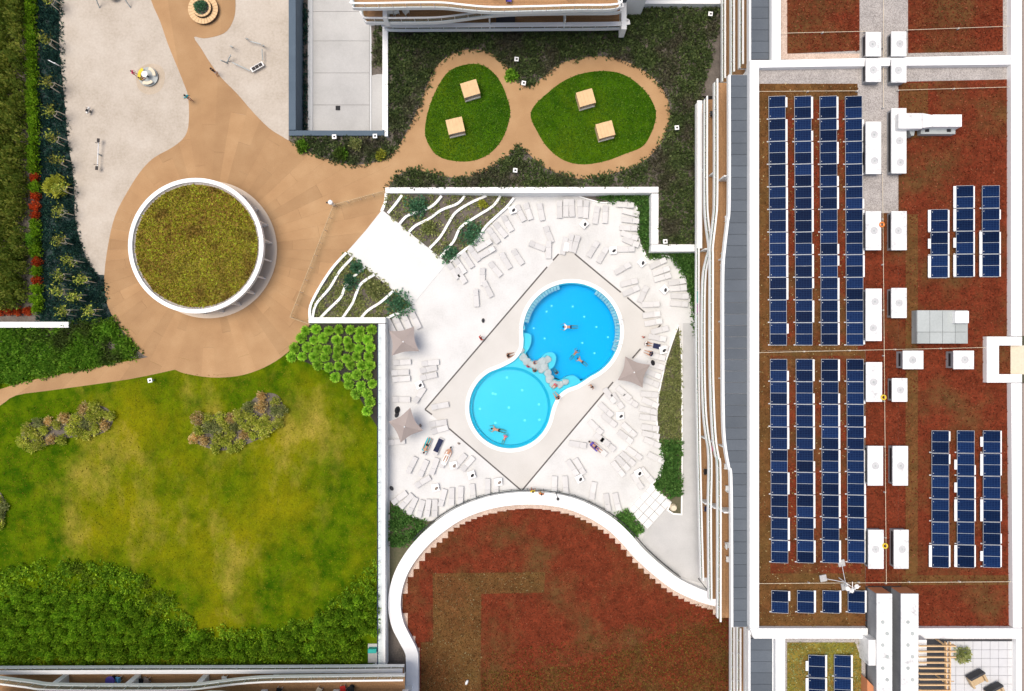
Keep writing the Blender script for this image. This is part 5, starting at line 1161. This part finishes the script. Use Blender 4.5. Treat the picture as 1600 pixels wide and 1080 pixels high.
# north and south wing balconies
for k_, xp, yb in ((1, 1133, 122), (2, 1147, 112), (3, 1161, 100)):
    r_ = WL([(xp, -60), (xp, 20), (xp, yb)], 3.2 * k_ + 1.03); balcony(eb, r_, [(xnw - .01, r_[-1][1]), (xnw - .01, r_[0][1])], 3.2 * k_, MT['brown_deck_v'])
for k_, xp in ((1, 1147), (2, 1157), (3, 1170)):
    r_ = WL([(xp, 978 + k_ * 2), (xp, 1040), (xp, 1110)], 3.2 * k_ + 1.03); balcony(eb, r_, [(xsw - .01, r_[-1][1]), (xsw - .01, r_[0][1])], 3.2 * k_, MT['brown_deck_v'])
# parapets
def parapet(pts): return slab('parapet', pts, ZR - .3, 13.6, MT['white'], eb, bevel=.02)
parapet([(1171.5, 106), (1186, 106), (1186, 981), (1171.5, 981)])
parapet([(1171.5, 94), (1207, 94), (1579, 86), (1579, 101), (1300, 104), (1186, 106), (1171.5, 106)])
parapet([(1206, -60), (1220, -60), (1220, 93.5), (1206, 93.8)])
parapet([(1580, -60), (1597, -60), (1597, 525), (1580, 525)]); parapet([(1542, 526), (1597, 526), (1597, 540), (1561, 540), (1561, 585), (1597, 585), (1597, 598), (1542, 598)]); parapet([(1580, 599), (1597, 599), (1597, 981), (1583, 981)])
parapet([(1171.5, 982), (1356, 982), (1356, 998), (1227, 998), (1227, 1110), (1212, 1110), (1212, 998), (1178, 998)])
parapet([(1434, 982), (1597, 982), (1597, 1110), (1588, 1110), (1588, 998), (1434, 998)])
# roof surface and planted mats
MB().box(((XF + XE) / 2, (yN + yS) / 2, ZR + .015), (XE - XF - .8, yN - yS, .04)).build('roof_gravel', MT['gravel'], eb)
MB().box(((xnw + XE) / 2 + .2, (yN + 45) / 2 + .05, ZR + .012), (XE - xnw - .8, 45 - yN, .04)).build('roof_gravel', MT['gravel'], eb); MB().box(((xsw + XE) / 2 + .2, (yS - 45) / 2 - .05, ZR + .012), (XE - xsw - .8, 45 + yS, .04)).build('roof_gravel', MT['gravel'], eb)
def rmat(pts, m, lev=0): return slab('planted_mat', pts, ZR - .05, ZR + .06 + .02 * lev, MT[m], eb)
slab('gravel_border', rect(1220, -60, 1230, 93), ZR - .1, ZR + .045, MT['gravel_pink'], eb); slab('gravel_border', [(1230, 84), (1343, 84), (1343, 93), (1230, 93)], ZR - .1, ZR + .045, MT['gravel_pink'], eb)
rmat([(1230, -60), (1343, -60), (1343, 79), (1230, 84)], 'sedum_red'); rmat([(1419, -60), (1567, -60), (1567, 80), (1419, 83)], 'sedum_red')
rmat(rect(1186, 131, 1340, 548), 'sedum_brown'); rmat(rect(1186, 548.3, 1352, 980), 'sedum_brown'); rmat(rect(1204, 556, 1345, 896), 'sedum_red', 1); rmat(rect(1204, 156, 1338, 540), 'sedum_red', 1)
rmat([(1404, 128), (1579, 124), (1579, 980), (1404, 980)], 'sedum_red'); rmat(rect(1352.5, 333, 1403.7, 980), 'sedum_red'); rmat(rect(1340.4, 333, 1352.2, 547.8), 'sedum_red'); rmat(rect(1406, 130, 1450, 215), 'sedum_brown', 1); rmat(rect(1415, 335, 1434, 898), 'sedum_brown', 1)
rmat(rect(1410, 899, 1578, 914), 'sedum_brown', 1)
rmat([(1230, 1004), (1336, 1004), (1346, 1030), (1346, 1110), (1230, 1110)], 'sedum_olive')
for poly, n_, mt in ((rect(1186, 131, 1340, 980), 9000, 'lf_br_sedum'), (rect(1345, 333, 1579, 980), 9000, 'lf_red_sedum'), (rect(1404, 128, 1579, 333), 3500, 'lf_red_sedum'), (rect(1231, -20, 1342, 80), 1800, 'lf_red_sedum'), (rect(1420, -20, 1566, 80), 2400, 'lf_red_sedum'), (rect(1230, 1004, 1346, 1090), 1500, 'lf_sage')):
    P = sample(WL(poly, ZR + .1), n_); n = len(P)
    o = leaves('roof_planting', [(np.column_stack([P, np.full(n, ZR + .1)]), np.column_stack([rng.normal(size=(n, 2)), np.full(n, .5)]), .05 + .08 * rng.random(n), np.full(n, 1.4), rng.random(n))], MT[mt], eb); o['kind'] = 'stuff'
slab('terrace_floor', rect(1561, 540, 1620, 585), ZR - .5, ZR + .05, MT['cream'], eb)
slab('wood_terrace', rect(1597.5, -60, 1680, 525), ZR - 2, ZR - .6, MT['taupe'], eb); slab('wood_terrace', rect(1597.5, 599, 1680, 1110), ZR - 2, ZR - .62, MT['taupe'], eb)

# ---- solar panels
def solar():
    t = empty('solar_panel'); w, l = 1.50, 2.08; M4 = Matrix.Translation((0, 0, .30)) @ Matrix.Rotation(R(-7), 4, 'Y')
    for s in (-1, 1):
        o = link('cell_panel', MB().box((0, 0, 0), (w - .06, l / 2 - .05, .03)).mesh('cell'), MT['solar'], t); o.matrix_local = M4 @ Matrix.Translation((0, s * l / 4, .004))
    f = MB()
    for y in (-l / 2 + .02, 0, l / 2 - .02): f.box((0, y, 0), (w, .026, .045), 0, M4)
    for s in (-1, 1): f.box((s * (w / 2 - .015), 0, 0), (.022, l - .06, .044), 0, M4)
    f.build('frame', MT['frame'], t)
    for x in (-.6, .6):
        for y in (-.8, .8): MB().box((x, y, .13 + .04 * (x > 0)), (.06, .06, .26 + .08 * (x > 0))).build('support', MT['metal'], t)
    MB().box((0, -l / 2 + .04, .035), (w + .2, .1, .05)).build('base_rail', MT['metal'], t)
    return t
def tray(t, side, ln=1.0, off=0.0):
    MB().box((side * .86, off, .20), (.24, 2.0 * ln, .05)).build('ballast_tray', MT['white'], t)
so0 = solar(); sol = []
for b_, (y0, n_, nm) in enumerate(((152, 11, 'upper'), (561, 9, 'middle'), (921, 1, 'lowest'))):
    for c_, x0 in enumerate((1212, 1252, 1291.5, 1331)):
        for r_ in range(n_):
            yc = y0 + 17.6 + r_ * 35.25; xc = x0 + (yc - 152) * .0058
            sol.append((xc, yc, 'dark blue solar panel, %s from top, %s column, %s left block' % (ORD[r_ + 1], ORD[c_ + 1], nm), random.random(), False))
for b_, (rows, nm) in enumerate((((328, 3), (291, 4), (291, 4)), 'upper'), ) if False else enumerate(((((328, 3), (291, 4), (291, 4)), 'upper'), (((672, 6), (672, 6), (672, 6)), 'lower'))):
    for c_, (y0, n_) in enumerate(rows):
        for r_ in range(n_):
            xc = (1464.5, 1504, 1544.5)[c_] + b_ * 1.5; yc = y0 + 17.8 + r_ * 35.6
            sol.append((xc, yc, 'dark blue solar panel, %s from top, %s column, %s right block' % (ORD[r_ + 1], ORD[c_ + 1], nm), random.random(), True))
for c_, x0 in enumerate((1274, 1314)):
    for r_ in range(2): sol.append((x0, 1039 + r_ * 36, 'dark blue solar panel, %s one in the %s column of the lower roof corner' % (('upper', 'lower')[r_], ('left', 'right')[c_]), .1, c_ == 0))
for i, (x, y, lab, q, both) in enumerate(sol):
    o = copy_tree(so0); o.location = V(x, y, ZR + .1); tag(o, lab, 'solar panel', 'solar panels on the flat roof')
    if q < .5: tray(o, 1)
    elif q < .85: tray(o, 1, .45, random.choice((-.5, .5)))
    if both and q < .55: tray(o, -1, random.choice((1.0, .45)))
for ch in list(so0.children): bpy.data.objects.remove(ch)
bpy.data.objects.remove(so0)

# ---- white vent boxes
def vent(x0, y0, x1, y1, lab, h=.95):
    zt = ZR + h; a, b = W(x0, y0, zt), W(x1, y1, zt); c = ((a[0] + b[0]) / 2, (a[1] + b[1]) / 2); sx, sy = b[0] - a[0], a[1] - b[1]
    t = thing('roof_vent', lab, 'roof vent', (c[0], c[1], ZR + .04))
    MB().box((0, 0, (h - .12) / 2 - .05), (sx - .16, sy - .16, h - .02)).build('housing', MT['vent_side'], t)
    MB().box((0, 0, h - .10), (sx, sy, .12)).build('cap', MT['vent'], t, bevel=.02)
    n = max(2, int(sy / .55))
    for s in (-1, 1): MB().box((s * (sx / 2 - .075), 0, h * .45), (.03, sy - .5, .3)).build('louvre', MT['steel'], t)
    for k_ in range(max(1, int(sy / 1.9))):
        fc = (random.uniform(-.12, .12), -sy / 2 + sy * (k_ + .5) / max(1, int(sy / 1.9)))
        holed('fan_ring', circ(fc, .34, 20), [circ(fc, .25, 20)], h - .05, h - .012, MT['vent_grille'], t); MB().disc(fc, .24, h - .05, h - .03, 16).build('fan_grille', MT['vent_grille'], t); MB().disc(fc, .08, h - .03, h + .0, 10).build('fan_hub', MT['galv'], t)
VA = [(1353, 50, 1377, 88), (1353, 91, 1377, 128), (1353, 190, 1377, 272), (1353, 330, 1377, 391), (1353, 451, 1378, 533), (1353.5, 566, 1378.5, 628), (1356, 697, 1380, 759), (1357, 828, 1381, 889)]
VB = [(1393, 49, 1416.5, 88), (1393, 91, 1416.5, 129), (1393, 169, 1416.5, 271), (1393, 330, 1417, 391), (1393, 450, 1417, 497), (1394, 591, 1418, 628), (1395, 697, 1419, 759), (1397, 828, 1420, 889)]
for L_, nm in ((VA, 'left'), (VB, 'right')):
    for i, q in enumerate(L_): vent(*q, 'white rectangular roof vent, %s from the top in the %s file' % (ORD[i + 1], nm))
vent(1411, 548, 1443, 577, 'white cube-shaped roof hatch, left one near the notch', 1.3); vent(1490, 548, 1522, 577, 'white cube-shaped roof hatch, right one near the notch', 1.3)
# air handler duct
ad = thing('air_duct', 'white sheet-metal duct with fan box joined to the longest vent', 'duct')
def dbox(x0, y0, x1, y1, z0, z1, nm, mt): slab(nm, rect(x0, y0, x1, y1), z0, z1, MT[mt], ad, bevel=.02)
dbox(1404, 177, 1440.5, 201, ZR + .97, ZR + 1.6, 'duct_box', 'vent'); slab('duct_neck', [(1441, 177), (1457, 180), (1457, 198), (1441, 200)], ZR + .8, ZR + 1.5, MT['vent'], ad); dbox(1457.5, 179, 1503, 198, ZR + .5, ZR + 1.45, 'fan_box', 'white'); dbox(1439, 197, 1493, 209.5, ZR + .09, ZR + .7, 'base_unit', 'galv')
for x in (1449, 1483): dbox(x - 3, 201, x + 3, 206, ZR + .6, ZR + .76, 'port', 'black')
slab('elbow', [(1420, 203), (1430, 201), (1428, 212), (1424, 212)], ZR + .1, ZR + .9, MT['galv'], ad)
# grey plant box
gb = thing('plant_box', 'grey metal plant box with eight lid panels and a white cube', 'plant box')
for i in range(4):
    for j in range(2): slab('lid_panel', rect(1433 + i * 19.8 + .3, 485 + j * 34 + .3 - j * 0, 1433 + (i + 1) * 19.8 - .3, 485 + (34 if j == 0 else 52) - .3), ZR + .95, ZR + 1.2, MT['galv'], gb)
slab('housing', rect(1433, 485, 1512, 537), ZR, ZR + .94, MT['galv'], gb); slab('vent_cube', rect(1493, 486, 1514, 505), ZR + 1.205, ZR + 1.7, MT['white'], gb, bevel=.02)
# tall shafts
for i, (x0, x1, nm) in enumerate(((1370, 1394, 'left'), (1408, 1435, 'right'))):
    t = thing('chimney_shaft', 'long white-topped chimney shaft, %s of the two at the bottom' % nm, 'shaft'); zt = ZR + 1.95
    P_ = rect(x0, 929, x1, 1110); slab('shaft_body', [(p[0] + (.6 if k_ in (0, 3) else -.6), p[1]) for k_, p in enumerate(P_)], ZR - .5, zt - .14, MT['vent_side'], t)
    a, b = W(x0 + 1, 928.6, zt - .16), W(x1 - 1, 928.6, zt - .16); MB().strip([(a[0], a[1] + .03), (b[0], b[1] + .03)], .06, ZR, zt - .16).build('brick_face', MT['orange'], t)
    slab('cap', rect(x0, 928, x1, 1110), zt - .13, zt, MT['vent'], t)
    w0, w1 = (1357, 1369.8) if i == 0 else (1435.2, 1448); slab('side_wing', rect(w0, 1000, w1, 1040), ZR, zt - .25, MT['vent'], t)
    for k_ in range(6): c_ = W((x0 + x1) / 2 + (-3, 4)[k_ % 2], 972 + 18 * k_, zt); MB().disc(c_, .16, zt, zt + .05, 12).build('vent_cap', MT['galv'], t)
for i, y in enumerate((932, 942, 960, 972)):
    o = MB().tube((0, 0, -.1), (0, 0, 1.1), .14, .14, 12).dome((0, 0, 1.1), .2, .2, .12, 12, 3).build('vent_pipe', MT['white']); o.location = V(1400, y, ZR + .1); tag(o, 'white vent pipe between the chimney shafts, %s from the top' % ORD[i + 1], 'pipe', 'vent pipes between the shafts')
o = slab('dark_roof', rect(1353, 916, 1408, 1110), ZR, ZR + .125, MT['steel'], eb)
# lightning conductor wires
for i, (p, q, lab) in enumerate([((1220, 52), (1352, 49), 'across the top left planted mat'), ((1418, 47), (1579, 41), 'across the top right planted mat'), ((1186, 143), (1340, 142), 'above the left solar block'), ((1404, 141), (1579, 136), 'above the air duct'), ((1186, 551), (1542, 543), 'across the middle of the roof'), ((1186, 912), (1579, 909), 'above the lowest solar row'), ((1380.5, -20), (1380.5, 168), 'running down between the top vents'), ((1379, 271), (1385, 912), 'running down between the vent files')]):
    a, b = V(*p, ZR + .35), V(*q, ZR + .35); t = thing('conductor_wire', 'thin pale lightning conductor wire ' + lab, 'wire')
    MB().tube(a, b, .022, .022, 5).build('wire', MT['peg'], t); n = max(2, int((b - a).length / 4))
    for k_ in range(n + 1): c_ = a.lerp(b, k_ / n); MB().box((c_.x, c_.y, ZR + .2), (.12, .12, .26)).build('holder', MT['concrete'], t)
# antenna tripod
an = thing('antenna_mast', 'white antenna mast on three ballast slabs near the lowest solar row', 'antenna', V(1311, 903, ZR + .1))
ac = V(1311, 903, ZR + .1)
for (x, y) in ((1314, 879.5), (1285.5, 903), (1319, 916)):
    d = V(x, y, ZR + .1) - ac; MB().box((d.x, d.y, .08), (.62, .62, .14), .2).build('ballast_slab', MT['concrete'], an, bevel=.02); MB().tube((d.x, d.y, .12), (0, 0, 1.2), .03).build('strut', MT['metal'], an)
MB().tube((0, 0, 0), (0, 0, 3.0), .05, .03).build('mast', MT['white'], an)
for z, l, a in ((2.9, .55, .5), (2.5, .5, 1.6), (2.1, .45, 2.6)): MB().tube((-l * math.cos(a), -l * math.sin(a), z), (l * math.cos(a), l * math.sin(a), z), .03).build('arm', MT['white'], an)
for (x, y, z) in ((.35, .1, 2.6), (-.3, -.2, 2.3), (.1, -.4, 2.2)): MB().tube((x, y, z - .05), (x, y, z + .02), .22, .18, 14).build('dish', MT['offwhite'], an)
# people-sized yellow work helmets seen between the vents are left as small coils
for i, (x, y, m_) in enumerate([(1378, 351, 'orange_cloth'), (1380.5, 621, 'yellow'), (1383, 853, 'yellow')]):
    o = MB().path([(.2 * math.cos(a), .2 * math.sin(a), .02 * a / 6) for a in np.linspace(0, 12.5, 40)], .06, 6).build('cable_coil', MT[m_]); o.location = V(x, y, ZR + 1.02); tag(o, '%s coil on the edge of a white roof vent, %s from the top' % ('orange' if i == 0 else 'yellow', ORD[i + 1]), 'coil')

# ---- roof terrace in the lower right corner
tr = empty('roof_terrace'); tag(tr, kind='structure')
slab('terrace_bed', rect(1435, 999, 1588, 1110), ZR - .1, ZR + .05, MT['charcoal'], tr)
TILE = plain('terrace_tile', (.58, .58, .585), .7, var=.05, s=2)
for i in range(8):
    for j in range(8): slab('floor_tile', rect(1480 + i * 13.4 + .25, 1002 + j * 13.4 + .25, 1480 + (i + 1) * 13.4 - .25, 1002 + (j + 1) * 13.4 - .25), ZR, ZR + .09, TILE, tr)
pg = thing('pergola', 'pale timber pergola beams over the roof terrace beside the shafts', 'pergola')
for k_ in range(9):
    y = 1010 + 8.7 * k_; slab('beam', rect(1437, y - .9, 1494 if k_ < 3 else 1486, y + .9), ZR + 2.1, ZR + 2.28, MT['pine'], pg)
for x in (1479, 1485): slab('girder', rect(x - .9, 1004, x + .9, 1100), ZR + 1.85, ZR + 2.08, MT['pine'], pg)
for y in (1012, 1070):
    c_ = V(1482, y, ZR + 2); MB().box((c_.x, c_.y, ZR + .97), (.12, .12, 1.74)).build('post', MT['pine'], pg)
    for s in (-1, 1): MB().tube((c_.x, c_.y, ZR + 1.3), (c_.x + s * .5, c_.y + .3, ZR + 2.0), .04).build('brace', MT['pine'], pg)
shrub('potted_bush', shrub_mesh('terrace_bush', .75, .8, 500, .13), V(1500, 1020, ZR + .1), MT['lf_sage'], 'round olive bush on the tiled roof terrace', 'bush')
def armchair(px, py, rz, lab):
    t = thing('armchair', lab, 'chair', V(px, py, ZR + .1), rz); m_ = MT['tan_cloth']
    MB().box((0, 0, .3), (.95, 1.1, .28)).build('seat', m_, t, bevel=.05)
    for s in (-1, 1): MB().box((0, s * .66, .42), (1.0, .2, .55)).build('armrest', m_, t, bevel=.05)
    MB().box((-.55, 0, .58), (.2, 1.5, .75)).build('backrest', MT['charcoal'], t, bevel=.05); MB().box((0, 0, .08), (.9, 1.2, .14)).build('plinth', MT['steel'], t)
armchair(1522, 1058, R(-62), 'beige armchair on the roof terrace, left one'); armchair(1550, 1078, R(-62), 'beige armchair on the roof terrace, right one cut by the frame')
tm = slab('timber_frame', [(1355, 1062), (1367, 1075), (1367, 1100), (1355, 1100)], ZR + .1, ZR + 1.2, MT['orange']); tag(tm, 'orange timber screen left of the shafts at the bottom edge', 'screen')

# ------------------------------------------------------------------ building at the top
tb = thing('apartment_block', 'white apartment block with curved balconies at the top edge', 'building')
MB().box((-1.0, 46, 5.5), (30, 20, 17)).build('wall', MT['white'], tb)
T = {1: [(603, 34), (606, 39.5), (700, 39.5), (850, 38.5), (972, 37), (974, 30)], 2: [(562, 2), (563, 18), (568, 26), (576, 28), (640, 28), (685, 27), (720, 23), (750, 19), (780, 16), (830, 14), (900, 13), (968, 12), (970, 2)],
     3: [(546, -20), (549, 0), (556, 5), (640, 4), (690, 4), (720, 7), (750, 10), (780, 11), (830, 10), (900, 8), (966, 6), (969, -10)]}
for k_ in (1, 2, 3):
    rail = WL(smooth(T[k_], 4), 3.2 * k_ + 1.03); balcony(tb, rail, [(rail[-1][0], 36.1), (rail[0][0], 36.1)], 3.2 * k_, MT['brown_deck'], (.45, .17, .17)[k_ - 1])
    for j, xp in enumerate([765, 882]): c_ = W(xp + (k_ - 1) * 2, 20, 3.2 * k_ + 1.2); MB().box((c_[0] + .01 * k_, 34.75, 3.2 * k_ + 1.2), (.12, 2.0, 2.3)).build('balcony_partition', MT['white'], tb)
for fl in range(3):
    for j in range(14): w_ = MB().box((-13.5 + j * 1.9, 35.97, 3.2 * fl + 1.3), (1.5, .08, 2.2)).build('window', MT['window'], tb)
slab('end_wall', rect(971, -30, 979, 46), 2.7, 4.6, MT['white'], tb); slab('side_pier', rect(598, -20, 605, 29), 5.9, 7.55, MT['white'], tb)
for i, x in enumerate((612, 620, 635)): chair(V(x, 21, 6.42), R(90 + 20 * i), MT['offwhite'], 'white chair on the upper left balcony of the top building, %s from the left' % ORD[i + 1])
sofa = MB().box((0, 0, .35), (2.0, .8, .5)).box((0, .38, .65), (2.0, .18, .5)).build('sofa', MT['charcoal'], None, bevel=.06); sofa.location = V(790, 33, 3.22); tag(sofa, 'dark sofa on the lowest balcony of the top building', 'sofa')
chair(V(795, 2, 9.62), 0, MT['purple'], 'chair with a violet cushion on the upper balcony of the top building')

# ------------------------------------------------------------------ building at the bottom left
bb = thing('apartment_block', 'white apartment block with long balconies along the bottom left edge', 'building')
MB().box((-40, -47.5, 5.5), (58, 20, 17)).build('wall', MT['white'], bb)
Bt = {1: [(-60, 1051), (200, 1050), (400, 1049.5), (629, 1048)], 2: [(-60, 1062), (0, 1069), (40, 1074), (75, 1078), (200, 1079), (290, 1078), (330, 1074), (370, 1069), (410, 1066), (460, 1065), (540, 1064), (630, 1063)], 3: [(-60, 1100), (250, 1100), (320, 1091), (400, 1096), (630, 1100)]}
for k_ in (1, 2, 3):
    rail = WL(smooth(Bt[k_], 4), 3.2 * k_ + 1.03); balcony(bb, rail, [(rail[-1][0], -37.6), (rail[0][0], -37.6)], 3.2 * k_, MT['brown_deck'], (.42, .17, .17)[k_ - 1])
    for j, xp in enumerate([88, 203, 312, 424, 531] if k_ == 1 else [405, 520, 630]):
        c_ = W(xp, 1060, 3.2 * k_ + 1.6); MB().box((c_[0], -36.35 + .01 * k_, 3.2 * k_ + 1.0), (.62, 2.4, 1.95)).build('balcony_partition', MT['white'], bb)
for fl in range(3):
    for j in range(24): MB().box((-66 + j * 2.3, -37.47, 3.2 * fl + 1.3), (1.6, .08, 2.2)).build('window', MT['window'], bb)
for x, y, m_, lab in [(103, 1060, 'black', 'black chair on the lower left balcony beside the first pillar'), (223, 1061, 'black', 'dark chair on the balcony right of the second pillar'), (232, 1061, 'taupe', 'brown chair next to the dark chair right of the second pillar'), (353, 1058, 'white', 'white armchair on the balcony left of the merging rails')]:
    chair(V(x, y, 3.22), R(90), MT[m_], lab)
tabl(V(178, 1059, 3.22), 0, MT['purple'], 'small violet table on the bottom left balcony', .5); chair(V(188, 1059, 3.22), R(180), MT['sky_blue'], 'blue-grey chair beside the violet table')
chair(V(537, 1073, 6.42), R(100), MT['red'], 'red chair on the bottom balcony'); tabl(V(550, 1073, 6.42), 0, MT['black'], 'black table beside the red chair', .4); chair(V(500, 1076, 6.42), R(60), MT['cream'], 'cream lounge chair on the bottom balcony'); chair(V(438, 1076, 6.42), R(80), MT['black'], 'black and white chair on the bottom balcony')
for px, py, z, m_, lab in [(1115, 666, 6.42, 'purple', 'violet chair on the middle balcony of the right building'), (1113, 700, 6.42, 'pink', 'pink chair on the middle balcony of the right building'), (1102, 736, 3.22, 'black', 'round-looking dark chair on the lowest right balcony'), (1103, 794, 3.22, 'navy', 'navy chair at the lower end of the lowest right balcony'), (1135, 343, 9.62, 'white', 'white chair on the top right balcony above the first crossing'), (1129, 400, 9.62, 'white', 'white chair on the top right balcony at the first crossing'), (1128, 418, 9.62, 'offwhite', 'white chair on the top right balcony below the first crossing'), (1134, 728, 9.62, 'offwhite', 'white chair on the top right balcony below the second crossing'), (1136, 762, 9.62, 'white', 'white square lounge chair on the top right balcony'), (1135, 850, 9.62, 'white', 'white chair low on the top right balcony, upper of two'), (1137, 872, 9.62, 'offwhite', 'white chair low on the top right balcony, lower of two'), (1112, 180, 6.42, 'charcoal', 'dark chair high on the middle right balcony')]:
    chair(V(px, py, z), R(random.choice((0, 90, 180))), MT[m_], lab)
bn = MB(); a, b = W(1093.4, 454, 4.0), W(1093.4, 473, 4.0); MB
o = MB().strip([(a[0] - .12, a[1]), (b[0] - .12, b[1])], .04, 3.3, 4.25).build('beach_towel', MT['teal']); tag(o, 'teal towel hanging over the lowest right balcony rail', 'towel')
a, b = W(1094, 473.5, 4.0), W(1094, 489, 4.0)
o = MB().strip([(a[0] - .12, a[1]), (b[0] - .12, b[1])], .04, 3.3, 4.26).build('beach_towel', MT['magenta']); tag(o, 'magenta towel hanging over the lowest right balcony rail', 'towel')
print('OBJECTS', len(bpy.data.objects))
